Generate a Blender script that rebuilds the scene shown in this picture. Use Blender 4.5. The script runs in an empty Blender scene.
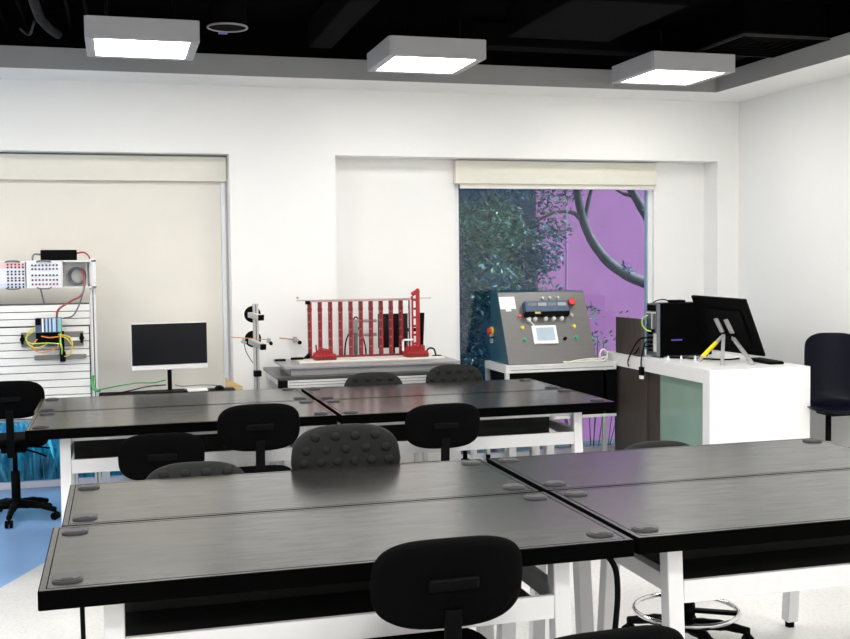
import bpy, bmesh, math, random
from mathutils import Vector, Matrix, Euler
random.seed(7)
PI = math.pi
scene = bpy.context.scene
COL = scene.collection

# ------------------------------------------------------------------ materials
def mat(name, color, rough=0.5, metal=0.0, var=0.04, scale=12.0, bump=0.0, bscale=60.0,
        spec=0.5, coat=0.0, emit=None, estr=0.0, stretch=None, trans=0.0):
    m = bpy.data.materials.new(name); m.use_nodes = True
    nt = m.node_tree; N = nt.nodes; L = nt.links
    b = N['Principled BSDF']
    b.inputs['Roughness'].default_value = rough
    b.inputs['Metallic'].default_value = metal
    b.inputs['Specular IOR Level'].default_value = spec
    b.inputs['Coat Weight'].default_value = coat
    tc = N.new('ShaderNodeTexCoord'); mp = N.new('ShaderNodeMapping')
    if stretch: mp.inputs['Scale'].default_value = stretch
    L.new(tc.outputs['Object'], mp.inputs['Vector'])
    nz = N.new('ShaderNodeTexNoise'); nz.inputs['Scale'].default_value = scale
    nz.inputs['Detail'].default_value = 4.0
    L.new(mp.outputs['Vector'], nz.inputs['Vector'])
    rp = N.new('ShaderNodeValToRGB')
    lo = [max(0, c * (1 - var)) for c in color]; hi = [min(1, c * (1 + var)) for c in color]
    rp.color_ramp.elements[0].color = (*lo, 1); rp.color_ramp.elements[1].color = (*hi, 1)
    rp.color_ramp.elements[0].position = 0.3; rp.color_ramp.elements[1].position = 0.7
    L.new(nz.outputs['Fac'], rp.inputs['Fac']); L.new(rp.outputs['Color'], b.inputs['Base Color'])
    if bump > 0:
        n2 = N.new('ShaderNodeTexNoise'); n2.inputs['Scale'].default_value = bscale
        L.new(mp.outputs['Vector'], n2.inputs['Vector'])
        bp = N.new('ShaderNodeBump'); bp.inputs['Strength'].default_value = bump
        bp.inputs['Distance'].default_value = 0.004
        L.new(n2.outputs['Fac'], bp.inputs['Height']); L.new(bp.outputs['Normal'], b.inputs['Normal'])
    if emit:
        b.inputs['Emission Color'].default_value = (*emit, 1)
        b.inputs['Emission Strength'].default_value = estr
    if trans > 0:
        tl = N.new('ShaderNodeBsdfTranslucent'); tl.inputs['Color'].default_value = (*color, 1)
        mx = N.new('ShaderNodeMixShader'); mx.inputs[0].default_value = trans
        L.new(b.outputs[0], mx.inputs[1]); L.new(tl.outputs[0], mx.inputs[2])
        L.new(mx.outputs[0], N['Material Output'].inputs['Surface'])
    return m

def glass_mat(name, tint, gloss=0.06):
    m = bpy.data.materials.new(name); m.use_nodes = True
    nt = m.node_tree; N = nt.nodes; L = nt.links
    N.remove(N['Principled BSDF'])
    t = N.new('ShaderNodeBsdfTransparent')
    nz = N.new('ShaderNodeTexNoise'); nz.inputs['Scale'].default_value = 3.0
    rp = N.new('ShaderNodeValToRGB')
    rp.color_ramp.elements[0].color = (*[c * .97 for c in tint], 1); rp.color_ramp.elements[1].color = (*tint, 1)
    L.new(nz.outputs['Fac'], rp.inputs['Fac']); L.new(rp.outputs['Color'], t.inputs['Color'])
    g = N.new('ShaderNodeBsdfGlossy'); g.inputs['Roughness'].default_value = 0.02
    mx = N.new('ShaderNodeMixShader'); mx.inputs[0].default_value = gloss
    L.new(t.outputs[0], mx.inputs[1]); L.new(g.outputs[0], mx.inputs[2])
    L.new(mx.outputs[0], N['Material Output'].inputs['Surface'])
    return m

M = {}
M['wall'] = mat('white_paint', (.88, .875, .855), .75, var=.01, scale=2, bump=.05, bscale=200)
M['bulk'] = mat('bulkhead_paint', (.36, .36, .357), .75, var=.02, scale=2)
M['ceil'] = mat('black_ceiling_paint', (.002, .002, .002), .9, var=.2, scale=5, spec=.01)
M['duct'] = mat('black_duct', (.0032, .0032, .0033), .8, var=.2, scale=8, spec=.02)
M['hose'] = mat('grey_hose', (.035, .035, .037), .6, var=.2, scale=30, spec=.2)
M['ventrim'] = mat('vent_trim', (.34, .34, .34), .4, var=.05)
M['frame'] = mat('window_frame_white', (.84, .84, .86), .35, var=.02)
M['blind'] = mat('cream_blind_fabric', (.80, .765, .69), .85, var=.015, scale=4, bump=.08, bscale=400)
M['cassette'] = mat('cream_cassette', (.76, .74, .65), .5, var=.015)
M['lampbox'] = mat('lamp_housing', (.47, .47, .49), .5, var=.02)
M['lampglow'] = mat('lamp_diffuser', (.9, .9, .9), .5, var=.01, emit=(1, .985, .96), estr=9.0)
M['top'] = mat('black_laminate', (.013, .012, .0108), .24, var=.3, scale=9, bump=.02, bscale=30, spec=1.0, coat=.3, stretch=(1, 5, 1))
M['top'].node_tree.nodes['Principled BSDF'].inputs['Coat Roughness'].default_value = .14
_nt = M['top'].node_tree; _n = _nt.nodes.new('ShaderNodeTexNoise'); _n.inputs['Scale'].default_value = 7; _n.inputs['Detail'].default_value = 8
_mr = _nt.nodes.new('ShaderNodeMapRange'); _mr.inputs['To Min'].default_value = .185; _mr.inputs['To Max'].default_value = .255
_mr.inputs['From Min'].default_value = .3; _mr.inputs['From Max'].default_value = .7
_nt.links.new([n for n in _nt.nodes if n.type == 'MAPPING'][0].outputs[0], _n.inputs['Vector']); _nt.links.new(_n.outputs['Fac'], _mr.inputs['Value'])
_nt.links.new(_mr.outputs[0], _nt.nodes['Principled BSDF'].inputs['Roughness'])
_nt.links.new(_mr.outputs[0], _nt.nodes['Principled BSDF'].inputs['Coat Roughness'])
M['topedge'] = mat('black_edge_band', (.0012, .0012, .0012), .7, var=.1, spec=.01)
M['grommet'] = mat('grey_plastic', (.05, .05, .053), .45, var=.05, spec=.35)
M['hole'] = mat('dark_hole', (.006, .006, .006), .7, var=.1)
M['legw'] = mat('white_powder_coat', (.74, .74, .755), .4, var=.015)
M['tray'] = mat('grey_tray', (.035, .035, .035), .6, var=.06, spec=.2)
M['foam'] = mat('black_polyurethane', (.0022, .0022, .0024), .7, var=.15, scale=60, bump=.1, bscale=300, spec=.02)
M['foamfront'] = mat('charcoal_polyurethane', (.0075, .0075, .0078), .6, var=.12, scale=60, bump=.1, bscale=300, spec=.2)
M['blackpl'] = mat('black_plastic', (.0025, .0025, .0028), .5, var=.1, spec=.05)
M['blackmt'] = mat('black_steel', (.0025, .0025, .0027), .5, var=.1, spec=.05)
M['chrome'] = mat('chrome', (.75, .75, .76), .15, metal=1, var=.02)
M['plategrey'] = mat('olive_grey_plate', (.20, .20, .18), .5, var=.05)
M['alu'] = mat('brushed_aluminium', (.55, .55, .54), .38, metal=.55, var=.04, scale=30)
M['alulight'] = mat('light_aluminium', (.74, .74, .73), .4, metal=.2, var=.03, scale=30)
M['groove'] = mat('dark_slot', (.10, .10, .10), .6, var=.05)
M['steel'] = mat('brushed_steel_panel', (.17, .165, .16), .4, metal=.45, var=.06, scale=6, stretch=(1, 20, 20))
M['steelside'] = mat('blue_grey_side', (.02, .085, .13), .4, metal=.2, var=.06)
M['darkcab'] = mat('black_cabinet', (.002, .002, .002), .6, var=.1, spec=.03)
M['white'] = mat('white_gloss', (.86, .86, .86), .3, var=.01)
M['paper'] = mat('white_paper', (.90, .90, .90), .7, var=.01)
M['red'] = mat('red_plastic', (.15, .004, .010), .45, var=.12, scale=30)
M['redlt'] = mat('bright_red_plastic', (.36, .006, .011), .4, var=.1, scale=30)
M['pinkrail'] = mat('pinkish_rail', (.58, .42, .42), .4, metal=.2, var=.05)
M['redterm'] = mat('pale_red_panel', (.80, .55, .55), .5, var=.04)
M['blueterm'] = mat('pale_blue_panel', (.62, .68, .82), .5, var=.04)
M['panel'] = mat('white_panel', (.78, .79, .83), .45, var=.02)
M['slat'] = mat('white_slats', (.84, .83, .80), .5, var=.015)
M['socket'] = mat('dark_sockets', (.02, .03, .07), .5, var=.1)
M['socketred'] = mat('red_sockets', (.25, .02, .04), .5, var=.1)
M['plcblue'] = mat('plc_blue_grey', (.05, .09, .16), .45, var=.08)
M['plcteal'] = mat('plc_teal', (.22, .5, .46), .45, var=.05)
M['plcwhite'] = mat('plc_label_blue', (.45, .6, .78), .45, var=.05)
M['yellow'] = mat('yellow_wire', (.78, .58, .05), .45, var=.08)
M['lime'] = mat('lime_wire', (.45, .68, .12), .45, var=.08)
M['orange'] = mat('orange_wire', (.75, .25, .04), .45, var=.08)
M['green'] = mat('green_cable', (.04, .36, .09), .45, var=.08)
M['wirered'] = mat('dull_red_wire', (.35, .07, .07), .45, var=.08)
M['wiregrey'] = mat('grey_wire', (.16, .17, .19), .45, var=.08)
M['cream'] = mat('cream_cable', (.68, .66, .58), .5, var=.05)
M['copper'] = mat('copper_rod', (.65, .25, .12), .3, metal=.8, var=.05)
M['pine'] = mat('pine_wood', (.72, .52, .25), .55, var=.12, scale=8, stretch=(1, 8, 8))
M['screen'] = mat('dark_screen', (.006, .0065, .009), .2, var=.05, spec=.2)
M['hmi'] = mat('hmi_screen', (.50, .60, .68), .2, var=.12, scale=5)
M['wood'] = mat('dark_wood_laminate', (.060, .046, .039), .5, var=.25, scale=6, stretch=(14, 14, .7))
M['greenglass'] = mat('green_back_painted_glass', (.25, .36, .30), .12, var=.05, scale=3)
M['navy'] = mat('navy_plastic_shell', (.0025, .003, .009), .35, var=.1, spec=.1)
M['pcside'] = mat('black_pc_side', (.0012, .0012, .0014), .5, var=.1, spec=.03)
M['pcback'] = mat('grey_pc_back', (.16, .18, .20), .4, metal=.4, var=.12, scale=40)
M['emblem'] = mat('violet_emblem', (.10, .09, .45), .4, var=.1)
M['standgrey'] = mat('silver_stand', (.42, .42, .43), .4, metal=.3, var=.04)
M['tape'] = mat('yellow_tape', (.85, .70, .02), .5, var=.05)
M['btred'] = mat('red_button', (.65, .03, .03), .3, var=.05)
M['btyel'] = mat('yellow_button', (.80, .62, .05), .3, var=.05)
M['btgrn'] = mat('green_button', (.03, .35, .16), .3, var=.05)
M['btgry'] = mat('grey_button', (.45, .38, .38), .3, var=.05)
M['plate'] = mat('grey_base_plate', (.30, .30, .31), .4, metal=.2, var=.04)
M['platetop'] = mat('cream_base_board', (.70, .66, .58), .5, var=.04)
M['benchtop'] = mat('dark_bench_top', (.05, .05, .052), .3, var=.1)
M['glassw'] = glass_mat('window_glass', (.80, .90, .98), .032)
M['purple'] = mat('purple_stucco', (.70, .265, .55), .85, var=.05, scale=3, bump=.4, bscale=40)
M['lilac'] = mat('pale_joint', (.72, .48, .72), .8, var=.03)
M['bark'] = mat('grey_bark', (.10, .10, .105), .8, var=.3, scale=15, bump=.5, bscale=40)
M['leafteal'] = mat('blue_green_leaves', (.022, .10, .145), .5, var=.5, scale=3, trans=.25)
M['leafgreen'] = mat('green_leaves', (.06, .16, .09), .5, var=.5, scale=3, trans=.25)
M['grass'] = mat('blue_green_grass', (.08, .60, .82), .5, var=.45, scale=6, trans=.25)
M['bluewall'] = mat('dark_blue_wall', (.012, .045, .08), .6, var=.3, scale=1.5)
M['soil'] = mat('dark_soil', (.03, .05, .05), .9, var=.3, scale=9)

def floor_mat(name, base, dot1, dot2):
    m = bpy.data.materials.new(name); m.use_nodes = True
    nt = m.node_tree; N = nt.nodes; L = nt.links; b = N['Principled BSDF']
    b.inputs['Roughness'].default_value = .28
    tc = N.new('ShaderNodeTexCoord')
    v = N.new('ShaderNodeTexVoronoi'); v.inputs['Scale'].default_value = 55
    L.new(tc.outputs['Object'], v.inputs['Vector'])
    rp = N.new('ShaderNodeValToRGB'); e = rp.color_ramp.elements
    e[0].position = 0; e[0].color = (*dot1, 1); e[1].position = .55; e[1].color = (*base, 1)
    k = e.new(.25); k.color = (*dot2, 1)
    L.new(v.outputs['Distance'], rp.inputs['Fac'])
    nz = N.new('ShaderNodeTexNoise'); nz.inputs['Scale'].default_value = 130
    L.new(tc.outputs['Object'], nz.inputs['Vector'])
    mx = N.new('ShaderNodeMix'); mx.data_type = 'RGBA'; mx.inputs[0].default_value = .3
    L.new(rp.outputs['Color'], mx.inputs[6]); mx.inputs[7].default_value = (*base, 1)
    L.new(mx.outputs[2], b.inputs['Base Color'])
    return m
M['floor'] = floor_mat('speckled_light_floor', (.70, .69, .67), (.46, .45, .44), (.62, .61, .60))
M['floorblue'] = floor_mat('speckled_blue_floor', (.25, .43, .75), (.18, .33, .62), (.23, .40, .70))

# ------------------------------------------------------------------ mesh builder
class B:
    def __init__(s, org=(0, 0, 0)):
        s.bm = bmesh.new(); s.o = Vector(org)
    def _mi(s, geom, mi):
        for f in geom: f.material_index = mi
    def box(s, lo, hi, bev=0.0, mi=0, rot=None):
        lo = Vector(lo) - s.o; hi = Vector(hi) - s.o
        c = (lo + hi) / 2; d = hi - lo
        n0 = len(s.bm.faces)
        r = bmesh.ops.create_cube(s.bm, size=1.0)
        vs = r['verts']
        for v in vs: v.co = Vector((v.co.x * d.x, v.co.y * d.y, v.co.z * d.z))
        fs = set()
        for v in vs: fs.update(v.link_faces)
        if bev > 0:
            es = set()
            for v in vs: es.update(v.link_edges)
            rr = bmesh.ops.bevel(s.bm, geom=list(es), offset=min(bev, min(d) * .45), segments=2, affect='EDGES', profile=.5)
            vs2 = set(); 
            for f in rr['faces']: vs2.update(f.verts)
            fs = set()
            for v in vs2: fs.update(v.link_faces)
            vs = list(vs2)
        mtx = Matrix.Translation(c)
        if rot is not None: mtx = mtx @ (rot if isinstance(rot, Matrix) else Euler(rot).to_matrix().to_4x4())
        for v in vs: v.co = mtx @ v.co
        for f in fs: f.material_index = mi
        return s
    def cbox(s, c, d, bev=0.0, mi=0, rot=None):
        c = Vector(c); d = Vector(d) / 2
        return s.box(c - d, c + d, bev, mi, rot)
    def bar(s, p0, p1, w, h, mi=0, bev=0.0, up=(0, 0, 1)):
        """square bar between two points, w across, h in the 'up' direction"""
        p0 = Vector(p0) - s.o; p1 = Vector(p1) - s.o
        z = (p1 - p0); L = z.length; z.normalize()
        x = Vector(up).cross(z)
        if x.length < 1e-4: x = Vector((1, 0, 0)).cross(z)
        if x.length < 1e-4: x = Vector((0, 1, 0)).cross(z)
        x.normalize(); y = z.cross(x)
        R = Matrix((x, y, z)).transposed().to_4x4()
        c = (p0 + p1) / 2 + s.o
        return s.cbox(c, (w, h, L), bev, mi, R)
    def cyl(s, p0, p1, r0, r1=None, n=16, mi=0, caps=True):
        if r1 is None: r1 = r0
        p0 = Vector(p0) - s.o; p1 = Vector(p1) - s.o
        z = (p1 - p0).normalized()
        x = z.orthogonal().normalized(); y = z.cross(x)
        a = []; b = []
        for i in range(n):
            t = 2 * PI * i / n; u = x * math.cos(t) + y * math.sin(t)
            a.append(s.bm.verts.new(p0 + u * r0)); b.append(s.bm.verts.new(p1 + u * r1))
        for i in range(n):
            f = s.bm.faces.new((a[i], a[(i + 1) % n], b[(i + 1) % n], b[i])); f.material_index = mi; f.smooth = True
        if caps:
            f = s.bm.faces.new(a[::-1]); f.material_index = mi
            f = s.bm.faces.new(b); f.material_index = mi
        return s
    def tube(s, pts, r, n=8, mi=0, smooth=True, sub=6):
        P = [Vector(p) - s.o for p in pts]
        if smooth and len(P) > 2:
            Q = []
            for i in range(len(P) - 1):
                p0 = P[max(i - 1, 0)]; p1 = P[i]; p2 = P[i + 1]; p3 = P[min(i + 2, len(P) - 1)]
                for k in range(sub):
                    t = k / sub
                    Q.append(.5 * ((2 * p1) + (p2 - p0) * t + (2 * p0 - 5 * p1 + 4 * p2 - p3) * t * t + (3 * p1 - p0 - 3 * p2 + p3) * t ** 3))
            Q.append(P[-1]); P = Q
        rings = []; x = None
        for i, p in enumerate(P):
            z = (P[min(i + 1, len(P) - 1)] - P[max(i - 1, 0)])
            if z.length < 1e-9: z = Vector((0, 0, 1))
            z.normalize()
            x = z.orthogonal().normalized() if x is None else (x - z * x.dot(z)).normalized()
            y = z.cross(x)
            rr = r[min(i * len(r) // len(P), len(r) - 1)] if isinstance(r, (list, tuple)) else r
            rings.append([s.bm.verts.new(p + (x * math.cos(2 * PI * k / n) + y * math.sin(2 * PI * k / n)) * rr) for k in range(n)])
        for a, b in zip(rings, rings[1:]):
            for k in range(n):
                f = s.bm.faces.new((a[k], a[(k + 1) % n], b[(k + 1) % n], b[k])); f.material_index = mi; f.smooth = True
        f = s.bm.faces.new(rings[0][::-1]); f.material_index = mi
        f = s.bm.faces.new(rings[-1]); f.material_index = mi
        return s
    def torus(s, c, R, r, n=40, m=10, axis='Z', mi=0, a0=0, a1=2 * PI):
        c = Vector(c) - s.o; full = abs(a1 - a0 - 2 * PI) < 1e-6
        rings = []
        for i in range(n if full else n + 1):
            t = a0 + (a1 - a0) * i / n
            u = {'Z': Vector((math.cos(t), math.sin(t), 0)), 'Y': Vector((math.cos(t), 0, math.sin(t))), 'X': Vector((0, math.cos(t), math.sin(t)))}[axis]
            w = {'Z': Vector((0, 0, 1)), 'Y': Vector((0, 1, 0)), 'X': Vector((1, 0, 0))}[axis]
            rings.append([s.bm.verts.new(c + u * (R + r * math.cos(2 * PI * k / m)) + w * r * math.sin(2 * PI * k / m)) for k in range(m)])
        k2 = len(rings)
        for i in range(k2 if full else k2 - 1):
            a = rings[i]; b = rings[(i + 1) % k2]
            for k in range(m):
                f = s.bm.faces.new((a[k], b[k], b[(k + 1) % m], a[(k + 1) % m])); f.smooth = True; f.material_index = mi
        return s
    def ball(s, c, r, mi=0, n=12, sc=(1, 1, 1)):
        c = Vector(c) - s.o
        rr = bmesh.ops.create_uvsphere(s.bm, u_segments=n, v_segments=max(6, n // 2 + 2), radius=r)
        for v in rr['verts']:
            v.co = Vector((v.co.x * sc[0], v.co.y * sc[1], v.co.z * sc[2])) + c
            for f in v.link_faces: f.smooth = True; f.material_index = mi
        return s
    def prism(s, pts, vec, mi=0):
        P = [Vector(p) - s.o for p in pts]; v = Vector(vec)
        a = [s.bm.verts.new(p) for p in P]; b = [s.bm.verts.new(p + v) for p in P]; n = len(P)
        for i in range(n):
            f = s.bm.faces.new((a[i], a[(i + 1) % n], b[(i + 1) % n], b[i])); f.material_index = mi
        f = s.bm.faces.new(a[::-1]); f.material_index = mi
        f = s.bm.faces.new(b); f.material_index = mi
        return s
    def quad(s, pts, mi=0):
        f = s.bm.faces.new([s.bm.verts.new(Vector(p) - s.o) for p in pts]); f.material_index = mi
        return s
    def pillow(s, c, w, h, t, n=3.4, axis='Y', taper=0.0, bow=0.0, bumps=None, mi=0, seg=48):
        """rounded cushion: superellipse outline w x h, thickness t along axis; bow bends it"""
        c = Vector(c) - s.o
        prof = [(0.0, .5), (.55, .5), (.8, .48), (.92, .40), (.975, .27), (1.0, 0), (.975, -.27), (.92, -.40), (.8, -.48), (.55, -.5), (0, -.5)]
        def place(x, z, y):
            y2 = y + bow * (x / (w / 2)) ** 2
            x2 = x * (1 + taper * z / (h / 2))
            return c + (Vector((x2, y2, z)) if axis == 'Y' else Vector((x2, z, y2)))
        rings = []
        for f, y in prof:
            if f == 0: rings.append([s.bm.verts.new(place(0, 0, y * t))]); continue
            ring = []
            for i in range(seg):
                a = 2 * PI * i / seg; ca, sa = math.cos(a), math.sin(a)
                x = math.copysign(abs(ca) ** (2 / n), ca) * w / 2 * f; z = math.copysign(abs(sa) ** (2 / n), sa) * h / 2 * f
                ring.append(s.bm.verts.new(place(x, z, y * t)))
            rings.append(ring)
        for a, b in zip(rings, rings[1:]):
            for i in range(seg):
                j = (i + 1) % seg
                if len(a) == 1: vs = (a[0], b[j], b[i])
                elif len(b) == 1: vs = (a[i], a[j], b[0])
                else: vs = (a[i], a[j], b[j], b[i])
                f = s.bm.faces.new(vs); f.smooth = True; f.material_index = mi
        if bumps:
            for (bx, bz, br) in bumps:
                p = place(bx, bz, t * .48) + s.o
                s.ball(p, br, mi, 12, (1, .30, .85) if axis == 'Y' else (1, .85, .42))
        bmesh.ops.recalc_face_normals(s.bm, faces=list(s.bm.faces))
        return s
    def build(s, name, mats, parent=None, loc=None, rotz=0.0, recalc=True):
        if recalc: bmesh.ops.recalc_face_normals(s.bm, faces=list(s.bm.faces))
        me = bpy.data.meshes.new(name); s.bm.to_mesh(me); s.bm.free()
        if not isinstance(mats, (list, tuple)): mats = [mats]
        for m in mats: me.materials.append(M[m] if isinstance(m, str) else m)
        o = bpy.data.objects.new(name, me); COL.objects.link(o)
        if parent is not None: o.parent = parent
        else: o.location = s.o
        if loc is not None: o.location = loc
        o.rotation_euler = (0, 0, rotz)
        return o

def thing(name, label, cat, loc=(0, 0, 0), rotz=0.0, group=None):
    o = bpy.data.objects.new(name, None); COL.objects.link(o)
    o.empty_display_size = .1
    o.location = loc; o.rotation_euler = (0, 0, rotz)
    o['label'] = label; o['category'] = cat
    if group: o['group'] = group
    return o
def tag(o, label, cat, group=None, kind=None):
    o['label'] = label; o['category'] = cat
    if group: o['group'] = group
    if kind: o['kind'] = kind
    return o
def struct(o): o['kind'] = 'structure'; return o
def dup(root, loc, rotz, label, group=None):
    r = root.copy(); COL.objects.link(r); r.location = loc; r.rotation_euler = (0, 0, rotz); r['label'] = label
    if group: r['group'] = group
    for ch in list(root.children):
        c = ch.copy(); COL.objects.link(c); c.parent = r
        for g in list(ch.children):
            d = g.copy(); COL.objects.link(d); d.parent = c
    return r

# ------------------------------------------------------------------ room shell
YB, YG, XR, ZS, ZC = 8.93, 9.20, 5.537, 3.215, 3.62     # wall face, window plane, right wall, soffit, ceiling
XL, YN = -3.6, -2.6
HZ = 2.672
# floor: light vinyl, coloured blue beyond a curved edge by the left window
def blue_edge(x):   # boundary of the blue area
    return 6.45 + (x + .65) * 2.3 + .35 * max(0, x + .3) ** 2
b = B()
xs = [-3.6, -2.6, -1.9, -1.5, -1.2, -.95, -.8, -.65, -.5, -.35, -.2, 0.0, .2, .4]
ys = [max(2.4, min(9.35, blue_edge(x) if x > -.9 else 5.87 - (-.9 - x) * 1.1)) for x in xs]
for (x0, y0), (x1, y1) in zip(zip(xs, ys), zip(xs[1:], ys[1:])):
    b.quad([(x0, YN, 0), (x1, YN, 0), (x1, y1, 0), (x0, y0, 0)], 0)
    b.quad([(x0, y0, 0), (x1, y1, 0), (x1, 9.35, 0), (x0, 9.35, 0)], 1)
b.quad([(.4, YN, 0), (5.9, YN, 0), (5.9, 9.35, 0), (.4, 9.35, 0)], 0)
bmesh.ops.remove_doubles(b.bm, verts=b.bm.verts, dist=1e-5)
b.prism([(-3.6, YN, -.15), (5.9, YN, -.15), (5.9, 9.35, -.15), (-3.6, 9.35, -.15)], (0, 0, .14), 0)
struct(b.build('floor', ['floor', 'floorblue']))

b = B()
b.box((XL, YB, HZ), (5.9, 9.36, 3.8))                    # header across both niches
b.box((.889, YB, 0), (1.758, 9.36, HZ))                  # pier between the niches
b.box((5.319, YB, 0), (5.9, 9.36, HZ))
b.box((1.758, YG - .03, 0), (2.868, 9.36, HZ))           # niche back left of window
b.box((4.80, YG - .03, 0), (5.319, 9.36, HZ))            # niche back right of window
b.box((XL, YB, 0), (-2.3, 9.36, HZ))
struct(b.build('wall_back', 'wall'))
struct(B().box((XR, YN, 0), (5.9, YB, 3.8)).build('wall_right', 'wall'))
struct(B().box((XL - .2, YN, 0), (XL, 9.36, 3.8)).build('wall_left', 'wall'))
struct(B().box((XL - .2, YN - .2, 0), (5.9, YN, 3.8)).build('wall_front', 'wall'))
struct(B().box((XL - .2, YN - .2, ZC), (5.9, 9.36, 3.85)).build('ceiling', 'ceil'))
# dropped bulkhead along back and right wall: grey vertical faces, white underside
b = B()
b.box((XL, 8.44, ZS), (XR, YB, 3.372), 0)
b.box((5.012, YN, ZS), (XR, 8.44, 3.372), 0)
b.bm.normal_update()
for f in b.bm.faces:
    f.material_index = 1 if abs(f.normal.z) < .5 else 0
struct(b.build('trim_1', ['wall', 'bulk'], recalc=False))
struct(B().box((XL, 8.46, 3.372), (XR, YB, ZC)).box((5.03, YN, 3.372), (XR, 8.46, ZC)).build('trim_2', 'ceil'))

# windows
def window(name, x0, x1, frame_px):
    b = B((x0, YG, 0))
    fw = .045
    b.box((x0, YG, 0), (x0 + fw, YG + .07, HZ), .004)
    b.box((x1 - fw, YG, 0), (x1, YG + .07, HZ), .004)
    b.box((x0 + fw, YG, 0), (x1 - fw, YG + .07, .05), .004)
    b.box((x0 + fw, YG, HZ - .06), (x1 - fw, YG + .07, HZ), .004)
    for m in frame_px: b.box((m - .02, YG + .01, .05), (m + .02, YG + .06, HZ - .06), .004)
    o = struct(b.build(name, 'frame'))
    p = B((x0, YG, 0)).box((x0 + fw, YG + .03, .05), (x1 - fw, YG + .042, HZ - .06)).build('pane', 'glassw', o)
    return o
window('window_1', -2.3, .889, [-1.25])
window('window_2', 2.868, 4.80, [])

# roller blinds
t = thing('roller_blind', 'cream roller blind pulled down over the left window', 'blind', (-.7, 9.1, .55))
o0 = (-.7, 9.1, .55)
B(o0).box((-2.28, 9.08, 2.458), (.882, 9.17, 2.66), .006).build('cassette', 'cassette', t)
B(o0).box((-2.25, 9.135, .585), (.832, 9.139, 2.46)).build('fabric', 'blind', t)
B(o0).box((-2.25, 9.127, .55), (.832, 9.147, .585), .004).build('bottom_rail', 'cassette', t)
B(o0).box((.834, 9.12, .1), (.868, 9.155, 2.458), .002).build('side_channel', 'frame', t)
B(o0).box((.868, 9.16, .1), (.888, 9.198, 2.458)).build('side_strip', 'frame', t)
t = thing('roller_blind', 'cream roller blind rolled up in its cassette above the purple view', 'blind', (3.84, 9.1, 2.42))
o0 = (3.84, 9.1, 2.42)
B(o0).box((2.852, 9.09, 2.46), (4.786, 9.165, 2.664), .006).build('cassette', 'cassette', t)
B(o0).box((2.90, 9.12, 2.435), (4.77, 9.124, 2.462)).build('fabric', 'blind', t)
B(o0).box((2.90, 9.112, 2.42), (4.77, 9.132, 2.438), .003).build('bottom_rail', 'alulight', t)

# ------------------------------------------------------------------ ceiling fittings
def lamp(x, y, label, first=None):
    if first: return dup(first, (x, y, 3.2), 0, label)
    t = thing('ceiling_light', label, 'ceiling light', (x, y, 3.2), 0, 'white box ceiling lights')
    w = .338
    b = B()
    for s in (-1, 1):
        b.box((s * w - .012, -w, 0), (s * w + .012, w, .13)); b.box((-w, s * w - .012, 0), (w, s * w + .012, .13))
    b.box((-w, -w, .118), (w, w, .13))
    for s in (-1, 1):
        b.box((min(s * w, s * (w - .045)), -w, 0), (max(s * w, s * (w - .045)), w, .006)); b.box((-w, min(s * w, s * (w - .045)), 0), (w, max(s * w, s * (w - .045)), .006))
    b.build('housing', 'lampbox', t)
    B().box((-w + .04, -w + .04, .008), (w - .04, w - .04, .016)).build('diffuser', 'lampglow', t)
    for sx in (-.2, .2):
        for sy in (-.2, .2): B().cyl((sx, sy, .13), (sx, sy, .42), .008, n=8).build('hanger', 'blackmt', t)
    return t
l0 = lamp(.19, 7.46, 'leftmost square white box light under the black ceiling')
lamp(2.17, 7.63, 'middle square white box light under the black ceiling', l0)
lamp(4.205, 7.74, 'rightmost square white box light under the black ceiling', l0)
# unseen fill lamps, added in assumed further rows over the rest of the room
for (x, y) in ((.19, 5.2), (2.17, 5.2), (4.2, 5.2), (-1.8, 7.2), (-1.8, 5.0), (.19, 2.9), (2.17, 2.9), (4.2, 2.9), (-1.8, 2.7), (.19, .6), (2.17, .6), (4.2, .6), (-1.8, .5), (.19, -1.6), (2.17, -1.6), (4.2, -1.6)):
    L = bpy.data.lights.new('unseen_fill_lamp', 'AREA'); L.shape = 'SQUARE'; L.size = .63
    L.energy = 17.0; L.color = (1, .985, .96)
    lo = bpy.data.objects.new('unseen_fill_lamp', L); lo.location = (x, y, 3.205); COL.objects.link(lo)

t = thing('ceiling_downlight', 'round black recessed fitting with grey rim, between the left and middle box lights', 'downlight', (.745, 7.42, 3.36))
B().torus((0, 0, 0), .130, .007, 40, 8).build('rim', 'ventrim', t)
B().cyl((0, 0, .0), (0, 0, .26), .128, n=32).build('can', 'duct', t)
b = B((0, 0, 0)).box((-.03, .27, .02), (.03, .33, .26))
b.build('label_plate', 'emblem', t)
t = thing('air_diffuser', 'square black air diffuser above the rightmost box light', 'vent', (4.66, 7.24, 3.37))
b = B()
for k in range(5):
    s = .345 - k * .062
    for sg in (-1, 1):
        b.bar((-s, sg * s, k * .006), (s, sg * s, k * .006), .016, .016); b.bar((sg * s, -s, k * .006), (sg * s, s, k * .006), .016, .016)
b.build('louvre', 'hose' if False else 'duct', t)
B().box((-.34, -.34, .03), (.34, .34, .25)).build('plenum_box', 'ceil', t)
b = B()
s = .352
for sg in (-1, 1):
    b.bar((-s, sg * s, 0), (s, sg * s, 0), .010, .02); b.bar((sg * s, -s, 0), (sg * s, s, 0), .010, .02)
b.build('frame', 'hose', t)
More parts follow.
